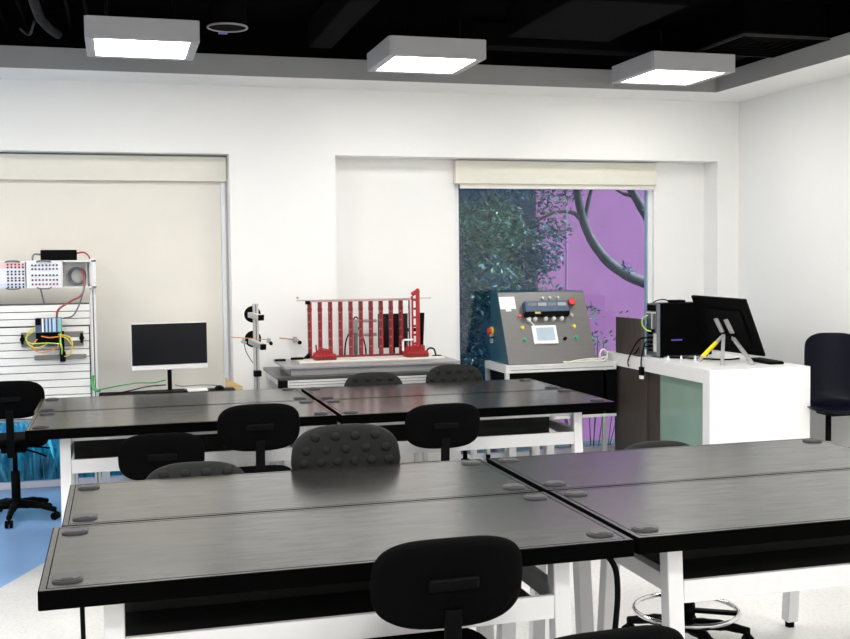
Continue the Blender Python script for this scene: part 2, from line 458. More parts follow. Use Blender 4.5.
# spiral hose
pts = [(-.47, 7.2, 3.48), (-.465, 7.5, 3.46), (-.458, 7.83, 3.45), (-.416, 8.15, 3.45), (-.376, 8.40, 3.46)]
b = B((-.42, 7.8, 3.45))
o = b.tube(pts, .022, 10)
for i in range(26):
    f = i / 25 * 3.999; k = int(f); f -= k
    p = Vector(pts[k]).lerp(Vector(pts[k + 1]), f)
    b.torus(p, .026, .008, 16, 6, 'Y')
tag(b.build('ventilation_hose', 'hose'), 'thin ribbed grey hose running under the black ceiling at far left', 'hose')
tag(B((-.6, 8.2, 3.45)).tube([(-.62, 8.25, 3.46), (-.56, 8.3, 3.43), (-.51, 8.05, 3.47)], .010, 6).build('bent_pipe', 'hose'),
    'short bent grey pipe beside the ribbed hose on the black ceiling', 'pipe')
for i, (x, w) in enumerate(((-.72, 'leftmost'), (-.58, 'second from left'), (-.28, 'third from left'), (-.16, 'fourth from left'), (-.03, 'fifth from left, beside the left box light'))):
    tag(B((x, 7.5, 3.5)).cyl((x, 6.2, 3.5), (x, 8.45, 3.5), .012, n=10).cyl((x, 6.8, 3.5), (x, 6.8, 3.62), .006, n=6).cyl((x, 8.0, 3.5), (x, 8.0, 3.62), .006, n=6)
        .build('conduit', 'hose' if False else 'duct'), 'thin dark conduit under the black ceiling, %s' % w, 'conduit', 'thin ceiling conduits')
tag(B((1.7, 7.3, 3.42)).box((1.42, 6.2, 3.40), (1.60, 8.2, 3.6), .01).build('ventilation_duct', 'duct'), 'dark duct left of the middle box light under the black ceiling', 'duct')
tag(B((3.0, 7.0, 3.42)).box((2.75, 6.3, 3.40), (3.55, 7.5, 3.61), .01).build('ventilation_duct', 'duct'), 'wide dark duct between the middle and right box lights', 'duct')
tag(B((3.2, 8.0, 3.42)).box((2.62, 7.9, 3.42), (5.0, 8.1, 3.60), .01).build('ventilation_duct', 'duct'), 'long dark duct behind the right box lights along the bulkhead', 'duct')

# ------------------------------------------------------------------ laboratory tables
def grommet(t, x, y, top, slot):
    b = B((0, 0, 0))
    n = 28; ring = []
    pts = []
    for i in range(n):
        a = 2 * PI * i / n; ca, sa = math.cos(a), math.sin(a)
        pts.append((x + math.copysign(abs(ca) ** .75, ca) * .043, y + math.copysign(abs(sa) ** .75, sa) * .040, top - .002))
    b.prism(pts, (0, 0, .008), 0)
    pts2 = [(x + (p[0] - x) * .82, y + (p[1] - y) * .82, top + .006) for p in pts]
    b.prism(pts2, (0, 0, .003), 0)
    b.box((x - .016, y + slot * .022 - .006, top + .0075), (x + .016, y + slot * .022 + .006, top + .0096), 0, 1)
    return b.build('cable_grommet', ['grommet', 'hole'], t)

def table(x0, x1, y0, y1, label, group, flip=False):
    """bench with its open tray facing -Y (or +Y when flip)"""
    H = .90; cx, cy = (x0 + x1) / 2, (y0 + y1) / 2
    t = thing('laboratory_table', label, 'table', (cx, cy, 0), 0, group)
    w, d = (x1 - x0) / 2, (y1 - y0) / 2
    s = -1 if flip else 1
    def Y(a, c): return (min(a * s, c * s), max(a * s, c * s))
    b = B(); b.box((-w, -d, H - .056), (w, d, H), .004); b.bm.normal_update()
    for f in b.bm.faces: f.material_index = 0 if f.normal.z > .98 else 1
    b.build('tabletop', ['top', 'topedge'], t, recalc=False)
    b = B(); q = .022
    for sg in (-1, 1):
        b.box((-w + q, sg * (d - q) - .0015, H - .001), (w - q, sg * (d - q) + .0015, H + .0004)); b.box((sg * (w - q) - .0015, -d + q, H - .001), (sg * (w - q) + .0015, d - q, H + .0004))
    b.build('edge_line', 'topedge', t)
    lx = w - .20
    for sx in (-1, 1):
        for (ytop, ybot) in ((-d + .155, -d + .10), (d - .155, d - .06)):
            b = B(); 
            b.bar((sx * lx, s * ytop, H - .056), (sx * lx, s * ybot, .03), .058, .058, 0, .004, (0, 1, 0))
            b.cyl((sx * lx, s * ybot, 0), (sx * lx, s * ybot, .035), .022, n=12, mi=1)
            b.build('leg', ['legw', 'blackpl'], t)
        b = B(); ya, yb = Y(-d + .16, d - .16)
        b.box((sx * lx - .02, ya, .66), (sx * lx + .02, yb, .72), .003)
        b.box((sx * lx - .02, ya, .81), (sx * lx + .02, yb, H - .056), .003)
        b.build('end_rail', 'legw', t)
    # tray: lip, floor, back
    b = B(); ya, yb = Y(-d + .115, -d + .135)
    b.box((-lx + .03, ya, .628), (lx - .03, yb, .706), .003)
    b.build('tray_lip', 'legw', t)
    b = B(); ya, yb = Y(-d + .135, d - .19)
    b.box((-lx + .03, ya, .632), (lx - .03, yb, .642))
    ya, yb = Y(d - .20, d - .19)
    b.box((-lx + .03, ya, .642), (lx - .03, yb, H - .056))
    b.build('tray', 'tray', t)
    if y0 > 5:
      b = B(); ya, yb = Y(-d + .15, -d + .17)
      b.box((-lx + .03, ya, .805), (lx - .03, yb, H - .056), .003)
      b.build('top_rail', 'legw', t)
    b = B(); ya, yb = Y(d - .185, d - .155)
    b.box((-lx + .03, ya, .63), (lx - .03, yb, .70), .003)
    b.build('back_rail', 'legw', t)
    for gx in (-w + .075, w - .075):
        for gy, sl in ((-d + .10, -1), (d - .09, 1)): grommet(t, gx, gy, H, sl)
    return t
G1, G2 = 'front group of lab tables', 'rear group of lab tables'
table(-.235, 1.575, 3.137, 3.900, 'long black-topped lab table nearest the camera at left, with the black chair at its front', G1)
table(-.208, 1.562, 3.908, 4.64, 'black-topped lab table at left in the front group, second row, knobbed chair behind it', G1, True)
table(1.594, 3.31, 3.15, 3.908, 'black-topped lab table nearest the camera at right, running out of the right side', G1)
table(1.590, 3.31, 3.915, 4.64, 'black-topped lab table in front of the white teacher desk, second row at right', G1, True)
table(-.505, 1.214, 6.225, 6.962, 'black-topped lab table of the rear group, front row at left with white leg frame', G2)
table(-.515, 1.208, 6.969, 7.68, 'black-topped lab table of the rear group, back row at left before the white monitor', G2, True)
table(1.238, 2.985, 6.21, 6.936, 'black-topped lab table of the rear group, front row at right reflecting purple', G2)
table(1.234, 2.972, 6.942, 7.64, 'black-topped lab table of the rear group, back row at right before the red model', G2, True)

# ------------------------------------------------------------------ task chairs
def bump_rows(w, h):
    out = []
    for z, n, r, sp in ((.078, 4, .024, .094), (.022, 5, .024, .092), (-.032, 6, .024, .076), (-.086, 5, .024, .085)):
        for k in range(n): out.append(((k - (n - 1) / 2) * sp, z, r))
    return out
def chair(x, y, rot, topz, label, group, tilt=0.0, knobs=False, ring=False, w=.455, shade='foam', base=.35):
    """column at (x,y); sitter faces local +Y; topz = top of backrest"""
    t = thing('task_chair', label, 'chair', (x, y, 0), rot, group)
    h = .265; zb = topz - h / 2; zs = min(topz - .42, .60)          # seat surface
    by = -.27
    b = B((0, by, zb))
    b.pillow((0, by, zb), w, h, .052, 2.8 if knobs else 3.1, 'Y', -.06 if knobs else .0, .03, bump_rows(w, h) if knobs else None)
    o = b.build('backrest', shade, t); o.location = (0, by, zb); o.rotation_euler = (tilt, 0, 0)
    b = B((0, 0, zs))
    b.pillow((0, .0, zs - .03), .46, .44, .065, 4.2, 'Z')
    o = b.build('seat', shade, t, loc=(0, 0, zs))
    b = B()
    b.cbox((0, by - .030, zb + .005), (.15, .016, .036), .008)
    b.build('back_bracket', 'blackpl', t)
    b = B(); b.bar((0, by - .022, zb - .07), (0, by + .0, zs - .10), .05, .014, 0, .003, (0, 1, 0))
    b.bar((0, by + .0, zs - .105), (0, .06, zs - .095), .05, .014, 0, .003)
    b.build('spine', 'blackmt', t)
    b = B(); b.cbox((0, 0, zs - .085), (.17, .19, .045), .01)
    b.tube([(.08, .03, zs - .085), (.16, .02, zs - .09), (.235, 0, zs - .10)], .007, 8)
    b.tube([(.08, -.05, zs - .095), (.15, -.07, zs - .115), (.215, -.10, zs - .14)], .007, 8)
    b.build('tilt_mechanism', 'blackpl', t)
    b = B(); b.cyl((0, 0, .09), (0, 0, .34), .031, n=18); b.cyl((0, 0, .34), (0, 0, zs - .07), .017, n=16)
    b.cyl((0, 0, .08), (0, 0, .15), .045, .034, n=18)
    b.build('gas_column', 'blackmt', t)
    for k in range(5):
        a = 2 * PI * k / 5 + base; u = Vector((math.cos(a), math.sin(a), 0)); v = Vector((-u.y, u.x, 0))
        b = B(); b.tube([u * .02 + Vector((0, 0, .105)), u * .16 + Vector((0, 0, .10)), u * .29 + Vector((0, 0, .070))], [.03, .026, .021, .019], 10)
        lg = b.build('base_leg', 'blackpl', t)
        b = B(); p = u * .29
        for sg in (-1, 1): b.cyl(p + v * (sg * .006) + Vector((0, 0, .027)), p + v * (sg * .024) + Vector((0, 0, .027)), .027, n=16)
        b.cyl(p + Vector((0, 0, .03)), p + Vector((0, 0, .085)), .008, n=8)
        b.build('caster', 'blackpl', lg)
    if ring:
        b = B(); b.torus((.0, 0, .175), .235, .011, 48, 10)
        rg = b.build('foot_ring', 'chrome', t)
        b = B()
        for k in range(3):
            a = 2 * PI * k / 3 + .5; b.bar((0, 0, .175), (math.cos(a) * .228, math.sin(a) * .228, .175), .032, .016)
        b.cyl((0, 0, .15), (0, 0, .205), .042, n=18)
        b.build('ring_spokes', 'blackpl', rg)
    return t
GC = 'black task chairs at the tables'
chair(.888, 3.18, 0, 1.02, 'black task chair with its back to the camera at the front left table', GC, .10)
chair(1.075, 2.57, .05, .935, 'black chair nearest the camera, only the top of its backrest showing at the bottom edge', GC, .1)
chair(.955, 4.46, PI, 1.076, 'charcoal chair with rows of round knobs on its backrest, behind the front left table', GC, .12, True, w=.49, shade='foamfront')
chair(.302, 4.47, PI, .945, 'low charcoal chair behind the front left table, left of the knobbed chair', GC, .32, True, shade='foamfront')
chair(2.49, 4.44, PI, .918, 'charcoal chair behind the right front table with a chrome foot ring below', GC, .3, True, True, shade='foamfront')
chair(.727, 6.21, 0, 1.028, 'upright black chair with back to camera at the rear left table', GC, .08, base=PI / 2 - .0 + PI / 10 * 9 - PI * 1.4)
chair(.205, 6.22, 0, .893, 'lowest black chair, back to camera, left of the upright one at the rear left table', GC, .08, base=PI)
chair(1.785, 6.22, 0, .98, 'black chair with back to camera at the rear right table, right of the knobbed chair', GC, .08)
chair(1.80, 7.56, PI, .975, 'charcoal knobbed chair in front of the red model, left of the pair', GC, .2, True, shade='foamfront')
chair(2.42, 7.54, PI, 1.012, 'charcoal knobbed chair in front of the red model, right of the pair', GC, .2, True, shade='foamfront')
chair(-.73, 8.13, 0, 1.01, 'black swivel chair at far left in front of the slatted rack', GC, .06, base=-1.66)

# ------------------------------------------------------------------ equipment rack at left window
R0 = (-.6, 8.85, 0)
t = thing('training_rack', 'white and aluminium training rack with slatted board in front of the left blind', 'equipment rack', R0)
YR = 8.70
for x in (-.185, -1.30):
    b = B(R0); b.box((x - .022, YR - .02, 0), (x + .022, YR + .05, 1.835), .004)
    b.box((x - .004, YR - .0215, .1), (x + .004, YR - .018, 1.6), 0, 1)
    b.box((x - .03, YR - .20, 0), (x + .03, YR + .10, .05), .004)
    b.build('post', ['alulight', 'groove'], t)
b = B(R0)
x0, x1, z0, z1 = -1.36, -.158, 1.615, 1.825
b.box((x0, YR - .06, z0), (x1, YR + .12, z0 + .012)); b.box((x0, YR - .06, z1 - .012), (x1, YR + .12, z1))
b.box((x0, YR + .108, z0), (x1, YR + .12, z1)); b.box((x1 - .03, YR - .06, z0), (x1, YR + .12, z1)); b.box((x0, YR - .06, z0), (x0 + .02, YR + .12, z1))
b.box((-.405, YR - .06, z0), (-.397, YR + .10, z1))
b.box((-.235, YR + .04, z0), (-.222, YR + .10, z1))
b.build('shelf_box', 'alulight', t)
def module(xa, xb, cols, rows, mats_rows, strips):
    m = B(R0).box((xa, YR - .072, z0 + .004), (xb, YR - .060, z1 - .004), .002).build('front_module', 'panel', t)
    for (za, zb, mt) in strips: B(R0).box((xa + .004, YR - .075, za), (xb - .004, YR - .0715, zb)).build('tinted_strip', mt, m)
    bb = {}
    for r, (zz, mt) in enumerate(mats_rows):
        k = bb.setdefault(mt, B(R0))
        for c in range(cols):
            xx = xa + (xb - xa) * (.17 + .70 * c / (cols - 1)) if cols > 6 else xa + (xb - xa) * (.32 + .60 * c / (cols - 1))
            k.cyl((xx, YR - .079, zz), (xx, YR - .071, zz), .0075, n=10)
    for mt, k in bb.items(): k.build('socket_row', mt, m)
module(-.655, -.405, 8, 5, [(1.79, 'socket'), (1.762, 'socket'), (1.715, 'socket'), (1.68, 'socket'), (1.648, 'socketred')], [])
module(-.84, -.663, 5, 8, [(1.797, 'socketred'), (1.776, 'socket'), (1.745, 'socket'), (1.725, 'socket'), (1.697, 'socket'), (1.678, 'socket'), (1.65, 'socket'), (1.63, 'socket')], [(1.77, 1.815, 'redterm'), (1.622, 1.655, 'blueterm')])
module(-1.08, -.85, 8, 5, [(1.79, 'socket'), (1.762, 'socket'), (1.715, 'socket'), (1.68, 'socket'), (1.648, 'socketred')], [])
b = B(R0)
for xx in (-.53, -.75): b.tube([(xx - .05, YR - .07, 1.815), (xx - .03, YR - .085, 1.823), (xx + .03, YR - .085, 1.823), (xx + .05, YR - .07, 1.815)], .006, 6)
for xx in (-.53, -.75): b.tube([(xx - .05, YR - .07, 1.625), (xx - .03, YR - .085, 1.616), (xx + .03, YR - .085, 1.616), (xx + .05, YR - .07, 1.625)], .006, 6)
b.build('module_handle', 'wiregrey', t)
# slatted board
b = B(R0)
b.box((-1.28, YR + .03, .62), (-.215, YR + .045, 1.50), 0, 1)
zz = .63
while zz < 1.27:
    b.box((-1.28, YR + .0, zz), (-.222, YR + .03, zz + .052), .003); zz += .058
zz = 1.332
while zz < 1.48:
    b.box((-1.28, YR + .0, zz), (-.208, YR + .03, zz + .048), .003); zz += .054
b.build('slat_board', ['slat', 'groove'], t)
# PLC on mounting rail
yq = YR - .01
b = B(R0); b.box((-.71, yq - .012, 1.175), (-.262, yq + .01, 1.285), .003)
b.build('mounting_plate', 'plategrey', t)
for xx in (-.70, -.275): B(R0).cyl((xx, yq - .045, 1.235), (xx, yq, 1.235), .018, n=12).cbox((xx, yq - .03, 1.235), (.02, .02, .075), .004).build('clamp_knob', 'blackpl', t)
p = B(R0).box((-.60, yq - .11, 1.285), (-.415, yq - .01, 1.395), .004).build('controller', 'plcblue', t)
B(R0).box((-.598, yq - .114, 1.345), (-.56, yq - .108, 1.394)).build('dark_cover', 'blackpl', p)
for xx, ww, mt in ((-.553, .012, 'paper'), (-.527, .013, 'plcwhite'), (-.502, .013, 'plcwhite'), (-.477, .022, 'plcwhite'), (-.441, .026, 'plcteal')):
    B(R0).box((xx, yq - .116, 1.292), (xx + ww, yq - .109, 1.394)).build('module_stripe', mt, p)
B(R0).box((-.60, yq - .08, 1.20), (-.44, yq - .01, 1.286), .004).build('terminal_block', 'blackpl', t)
B(R0).box((-.432, yq - .06, 1.13), (-.402, yq - .005, 1.29), .003).build('relay', 'blackpl', t)
B(R0).box((-.355, yq - .022, 1.215), (-.285, yq - .010, 1.24)).build('label_strip', 'paper', t)
b = B(R0); b.box((-.62, yq - .02, 1.078), (-.245, yq + .005, 1.11), .003)
b.build('lower_rail', 'plategrey', t)
B(R0).box((-.435, yq - .055, 1.06), (-.395, yq - .01, 1.135), .004).build('sensor_block', 'blackpl', t)
def wire(pts, r, mt, par, nm='wire', org=R0): return B(org).tube(pts, r, 6, sub=5).build(nm, mt, par)
wy = yq - .10
wire([(-.60, wy, 1.33), (-.65, wy - .02, 1.29), (-.66, wy - .02, 1.22), (-.60, wy - .03, 1.175), (-.52, wy, 1.20)], .005, 'yellow', t)
wire([(-.61, wy, 1.30), (-.67, wy - .02, 1.25), (-.63, wy - .02, 1.21), (-.52, wy - .03, 1.21), (-.43, wy, 1.20)], .005, 'lime', t)
wire([(-.59, wy, 1.24), (-.63, wy - .02, 1.18), (-.57, wy - .03, 1.145), (-.47, wy, 1.16), (-.43, wy + .03, 1.2)], .005, 'orange', t)
wire([(-.44, wy, 1.27), (-.36, wy - .01, 1.25), (-.34, wy - .02, 1.19), (-.36, wy, 1.12), (-.40, wy + .04, 1.10)], .005, 'yellow', t)
wire([(-.42, wy, 1.29), (-.425, wy - .01, 1.22), (-.415, wy - .02, 1.16), (-.42, wy + .03, 1.12)], .006, 'lime', t)
wire([(-.56, wy, 1.26), (-.5, wy - .02, 1.25), (-.43, wy - .01, 1.255)], .005, 'orange', t)
wire([(-.43, wy, 1.26), (-.38, wy - .02, 1.24), (-.35, wy - .02, 1.20), (-.33, wy, 1.17)], .004, 'yellow', t)
wire([(-.45, wy + .05, 1.395), (-.43, wy, 1.46), (-.34, wy - .01, 1.52), (-.26, wy, 1.57), (-.245, wy + .05, 1.68), (-.27, YR, 1.76)], .008, 'wirered', t)
wire([(-.40, wy + .05, 1.39), (-.33, wy, 1.41), (-.28, wy, 1.50), (-.25, wy, 1.60), (-.235, YR, 1.72)], .006, 'wiregrey', t)
wire([(-.56, YR - .03, 1.61), (-.545, YR - .03, 1.54), (-.54, YR, 1.49)], .006, 'wiregrey', t)
b = B(R0)
for k in range(4): b.torus((-.305 + .004 * k, YR + .02 + .012 * k, 1.705), .062 - .006 * (k % 2), .007, 32, 8, 'Y')
b.build('coiled_cable', 'wiregrey', t)
t2 = thing('power_adapter', 'long black power brick lying on top of the training rack', 'power adapter', (-.42, 8.72, 1.8255))
a0 = (-.42, 8.72, 1.8255)
B(a0).box((-.555, 8.68, 1.8255), (-.295, 8.77, 1.905), .006).build('case', 'blackpl', t2)
wire([(-.555, 8.72, 1.87), (-.60, 8.70, 1.872), (-.612, 8.69, 1.845), (-.61, 8.69, 1.828)], .007, 'wiregrey', t2, 'cord', a0)
wire([(-.295, 8.72, 1.878), (-.245, 8.70, 1.885), (-.21, 8.69, 1.86), (-.20, 8.69, 1.83)], .006, 'redlt', t2, 'red_lead', a0)

# ------------------------------------------------------------------ desk by the left window, with monitor
D0 = (.38, 8.5, 0)
t = thing('wall_desk', 'dark-topped desk under the left blind, carrying the white monitor', 'desk', D0)
B(D0).box((-.16, 8.05, .762), (.87, 8.76, .80), .004).build('desktop', 'darkcab', t)
for x in (-.12, .83):
    for y in (8.10, 8.71): B(D0).box((x - .025, y - .025, 0), (x + .025, y + .025, .762), .003).build('leg', 'legw', t)
B(D0).box((-.12, 8.70, .55), (.83, 8.72, .762)).build('modesty_panel', 'legw', t)
MC = Vector((.372, 8.60, .8005))
t = thing('monitor', 'white-framed computer monitor with a blank dark screen on the desk under the left blind', 'monitor', MC, .10)
B().box((-.288, -.018, .175), (.288, .018, .535), .006).build('housing', 'white', t)
B().box((-.285, -.022, .215), (.285, -.0175, .532), .002).build('screen', 'screen', t)
B().bar((0, .03, .0), (0, .03, .32), .032, .02, 0, .004, (0, 1, 0)).build('stand_post', 'blackmt', t)
b = B(); b.box((-.19, -.10, 0), (.12, .09, .012), .005)
b.build('stand_base', 'blackpl', t)
tag(B((.53, 8.62, .8005)).box((.50, 8.55, .8005), (.655, 8.70, .812), .003).build('notepad', 'paper'), 'white pad lying on the desk to the right of the monitor stand', 'pad')
tag(B((.75, 8.6, .8005)).box((.665, 8.48, .8005), (.862, 8.70, .806), .002).build('mouse_pad', 'blackpl'), 'black mouse pad at the right end of the desk under the left blind', 'mouse pad')
b = B((.745, 8.60, .8065)); b.ball((.745, 8.60, .8075), .04, 0, 18, (1.0, 1.5, .75))
for v in b.bm.verts: v.co.z = max(v.co.z, 0.0)
mouse = tag(b.build('computer_mouse', 'blackpl'), 'black computer mouse with a thin cord on the mouse pad', 'mouse')
b = B((.0, 8.6, .8005)); b.tube([(-.18, 8.55, .84), (-.05, 8.58, .86), (.12, 8.60, .88), (.25, 8.62, .875), (.34, 8.65, .89)], .0045, 8)
tag(b.build('network_cable', 'green'), 'green network cable running from the rack to the monitor', 'cable')
b = B((.0, 8.6, .8005)); b.tube([(-.10, 8.50, .806), (.08, 8.52, .835), (.2, 8.58, .852), (.34, 8.66, .85)], .0045, 8)
tag(b.build('desk_cable', 'blackpl'), 'black cord on the desk below the green cable', 'cable')
B((.745, 8.60, .8065)).tube([(.41, 8.65, .85), (.47, 8.65, .835), (.60, 8.64, .84), (.70, 8.63, .836), (.745, 8.625, .83)], .004, 6).build('cord', 'wiregrey', mouse)
wire([(-.2, 8.63, .95), (-.205, 8.62, .88), (-.19, 8.6, .845), (-.15, 8.58, .835)], .012, 'green', bpy.data.objects['training_rack'], 'green_plug')
b = B((.88, 8.85, .74)); b.prism([(.82, 8.905, .745), (.955, 8.905, .745), (.955, 8.905, .786), (.82, 8.905, .866)], (0, -.025, 0)); b.box((.86, 8.885, 0), (.90, 8.905, .75))
tag(b.build('wooden_wedge', 'pine'), 'pale yellow wooden board standing at the wall behind the mouse', 'wood strip')

# aluminium profile stand with arms between desk and model bench
P0 = (.995, 8.46, 0)
t = thing('profile_stand', 'upright aluminium profile with two short arms beside the red model bench', 'stand', P0)
b = B(P0); b.box((1.000, 8.44, 0), (1.042, 8.482, 1.475), .003)
b.box((1.017, 8.4385, .2), (1.025, 8.4405, 1.47), 0, 1)
b.box((.94, 8.36, 0), (1.09, 8.56, .03), .004)
b.build('post', ['alu', 'groove'], t)
for zs_, z, xe, ze in ((1.392, 1.392, 1.034, 1.377), (1.2, 1.188, 1.046, 1.155)):
    a = B(P0).bar((.975, 8.43, z), (xe - .004, 8.22, ze + .003), .04, .04, 0, .003).build('arm', 'alu', t)
    B(P0).bar((xe - .004, 8.22, ze + .003), (xe, 8.205, ze), .042, .042).build('end_cap', 'blackpl', a)
    B(P0).cyl((1.0, 8.492, zs_), (1.0, 8.483, zs_), .064, n=28).build('angle_disc', 'blackpl', a)
B(P0).box((.992, 8.38, .915), (1.050, 8.44, .96), .004).build('clamp_block', 'blackpl', t)
B(P0).cyl((.823, 8.40, 1.226), (1.12, 8.40, 1.196), .003, n=8).build('copper_rod', 'copper', t)
c1 = B(P0).cbox((.915, 8.40, 1.198), (.02, .022, .045), .004, rot=(0, .5, 0)).build('rod_clamp', 'standgrey', t)
B(P0).ball((.928, 8.39, 1.18), .013).build('clamp_tip', 'standgrey', c1)
c2 = B(P0).cbox((1.11, 8.40, 1.19), (.024, .024, .038), .004, rot=(0, .4, 0)).build('rod_clamp', 'standgrey', t)
B(P0).cyl((1.125, 8.40, 1.172), (1.125, 8.37, 1.168), .014, n=10).build('clamp_tip', 'blackpl', c2)
b = B(P0); b.tube([(.92, 8.40, 1.18), (.94, 8.40, 1.10), (.99, 8.43, 1.02)], .004, 6)
b.build('lead', 'wiregrey', t)

# ------------------------------------------------------------------ model bench with red storage model
E0 = (1.87, 8.45, 0)
t = thing('model_bench', 'dark-topped aluminium bench carrying the red storage model', 'bench', E0)
B(E0).box((1.125, 8.04, .915), (2.70, 8.88, .94), .003).build('benchtop', 'benchtop', t)
b = B(E0)
b.box((1.15, 8.045, .855), (2.68, 8.085, .912), .003); b.box((1.15, 8.83, .855), (2.68, 8.87, .912), .003)
b.box((1.15, 8.085, .855), (1.19, 8.83, .912), .003); b.box((2.64, 8.085, .855), (2.68, 8.83, .912), .003)
for z in (.872, .893): b.box((1.21, 8.0435, z), (2.62, 8.0455, z + .004), 0, 1)
b.build('profile_frame', ['alulight', 'groove'], t)
for x in (1.17, 2.66):
    for y in (8.065, 8.85):
        lg = B(E0).box((x - .02, y - .02, .03), (x + .02, y + .02, .855), .003).cyl((x, y, 0), (x, y, .032), .025, n=12).build('leg', 'alulight', t)
for x in (1.165,): B(E0).box((x - .035, 8.035, .852), (x + .035, 8.095, .914), .006).build('corner_joint', 'blackpl', t)
for x in (2.20, 2.27): B(E0).box((x - .018, 8.07, .03), (x + .018, 8.11, .855), .003).cyl((x, 8.09, 0), (x, 8.09, .032), .02, n=10).build('middle_leg', 'alulight', t)
F0 = (1.88, 8.35, .9405)
t = thing('storage_model', 'red high-bay storage model with eleven columns on a grey base plate', 'model', F0)
b = B(F0)
b.box((1.235, 8.10, .9405), (2.52, 8.70, .995), .003)
b.box((1.19, 8.07, .992), (2.56, 8.74, 1.012), .003)
b.build('base_plate', 'plate', t)
B(F0).box((1.33, 8.30, 1.012), (2.50, 8.72, 1.024), .002).build('base_board', 'platetop', t)
ZB = 1.024; YC = 8.60
cb = []
for k in range(11):
    x = 1.466 + .0835 * k
    b = B(F0); b.box((x - .015, YC - .015, ZB), (x + .015, YC + .015, 1.475), .002)
    b.box((x - .0165, YC - .0165, 1.40), (x + .0165, YC + .0165, 1.425))
    for z in (1.10, 1.17, 1.24, 1.31, 1.38): b.box((x - .019, YC - .022, z), (x + .002, YC - .012, z + .012), 0, 1)
    b.box((x + .005, YC - .0165, ZB), (x + .015, YC - .0145, 1.47), 0, 2)
    b.build('rack_column', ['red', 'wirered', 'redlt'], t)
b = B(F0); b.box((1.44, YC - .02, 1.472), (2.36, YC + .02, 1.490), .003)
b.cyl((1.36, YC - .03, 1.488), (2.47, YC - .03, 1.488), .004, n=8)
b.build('top_rail', 'pinkrail', t)
B(F0).box((1.435, YC - .022, 1.455), (1.47, YC + .022, 1.488), .003).build('rail_end', 'blackpl', t)
B(F0).box((1.45, YC - .02, ZB), (2.36, YC + .02, ZB + .014)).build('lower_rail', 'red', t)
YT = 8.44
tw = thing  # alias kept short
b = B(F0)
for x in (2.272, 2.318): b.box((x - .008, YT - .012, 1.06), (x + .008, YT + .012, 1.51), .002)
b.box((2.300, YT - .016, 1.06), (2.332, YT - .004, 1.54), .002)
for k in range(6): b.box((2.272, YT - .010, 1.12 + .07 * k), (2.318, YT + .010, 1.138 + .07 * k))
b.cbox((2.300, YT, 1.54), (.07, .03, .035), .006, rot=(0, -.5, 0)); b.ball((2.318, YT, 1.555), .018)
tower = b.build('lift_mast', 'redlt', t)
B(F0).box((2.255, YT - .014, 1.08), (2.262, YT + .01, 1.48)).build('mast_guide', 'alulight', tower)
def truck(xa, xb, seed):
    r = random.Random(seed); b = B(F0)
    b.box((xa, YT - .075, ZB), (xb, YT + .06, ZB + .04), .004)
    n = 7
    for k in range(n):
        x = xa + (xb - xa) * (k + .5) / n; z = .045 + .05 * r.random()
        b.box((x - .012, YT - .06, ZB + .03), (x + .012, YT + .03, ZB + z), .003)
        b.cyl((x, YT - .085, ZB + .018), (x, YT - .07, ZB + .018), .013, n=10, mi=1)
    b.cyl((xa + .02, YT - .02, ZB + .04), (xa + .015, YT - .02, ZB + .12), .006, n=8)
    b.tube([(xa + .02, YT - .06, ZB + .07), (xa + .06, YT - .07, ZB + .09), (xb - .03, YT - .06, ZB + .07)], .006, 6)
    return b.build('carriage', ['redlt', 'red'], t)
truck(1.468, 1.635, 3); truck(2.205, 2.385, 5)
b = B(F0); b.box((2.175, YT - .05, 1.075), (2.188, YT - .03, 1.17)).box((2.175, YT - .05, 1.157), (2.265, YT - .03, 1.17))
b.build('white_bracket', 'white', t)
b = B(F0); b.cbox((1.345, 8.50, 1.034), (.10, .03, .018), .004); b.cbox((1.22, 8.56, 1.021), (.085, .03, .016), .004)
b.cbox((2.47, 8.42, 1.022), (.07, .03, .018), .004); b.build('black_connector', 'blackpl', t)
B(F0).prism([(1.40, 8.55, ZB), (1.455, 8.55, ZB), (1.455, 8.55, ZB + .05)], (0, .03, 0)).build('rail_foot', 'blackpl', t)
b = B(F0); b.tube([(2.385, YT, 1.055), (2.41, YT, 1.085), (2.445, YT - .02, 1.08), (2.46, YT - .02, 1.03)], .007, 8); b.build('black_hose', 'blackpl', t)
# items standing behind the red columns
S0 = (2.24, 8.80, .9405)
t = thing('display_panel', 'black display panel standing behind the red columns', 'display', S0)
B(S0).box((2.075, 8.795, 1.07), (2.33, 8.82, 1.355), .004).build('screen', 'screen', t)
b = B(S0); b.prism([(2.437, 8.795, 1.08), (2.462, 8.795, 1.08), (2.474, 8.795, 1.356), (2.440, 8.795, 1.356)], (0, .025, 0)); b.box((2.33, 8.812, 1.20), (2.445, 8.822, 1.23)); b.build('side_wing', 'blackpl', t)
B(S0).box((2.10, 8.79, .9405), (2.32, 8.85, .952), .003).box((2.18, 8.81, .952), (2.22, 8.83, 1.08)).build('foot', 'blackpl', t)
V0 = (1.87, 8.80, .9405)
t = thing('sensor_column', 'small grey device with dark cables between the middle red columns', 'device', V0)
B(V0).box((1.848, 8.78, 1.20), (1.90, 8.82, 1.315), .005).build('head', 'ventrim', t)
B(V0).box((1.865, 8.79, .9405), (1.898, 8.815, 1.20), .003).build('stem', 'wiregrey', t)
b = B(V0); b.tube([(1.855, 8.79, 1.25), (1.80, 8.78, 1.15), (1.785, 8.78, 1.03), (1.80, 8.78, .95)], .006, 6); b.tube([(1.90, 8.79, 1.25), (1.95, 8.78, 1.13), (1.97, 8.78, .95)], .006, 6); b.tube([(1.86, 8.79, 1.31), (1.88, 8.79, 1.335), (1.905, 8.79, 1.32)], .006, 6)
b.build('cable', 'blackpl', t)
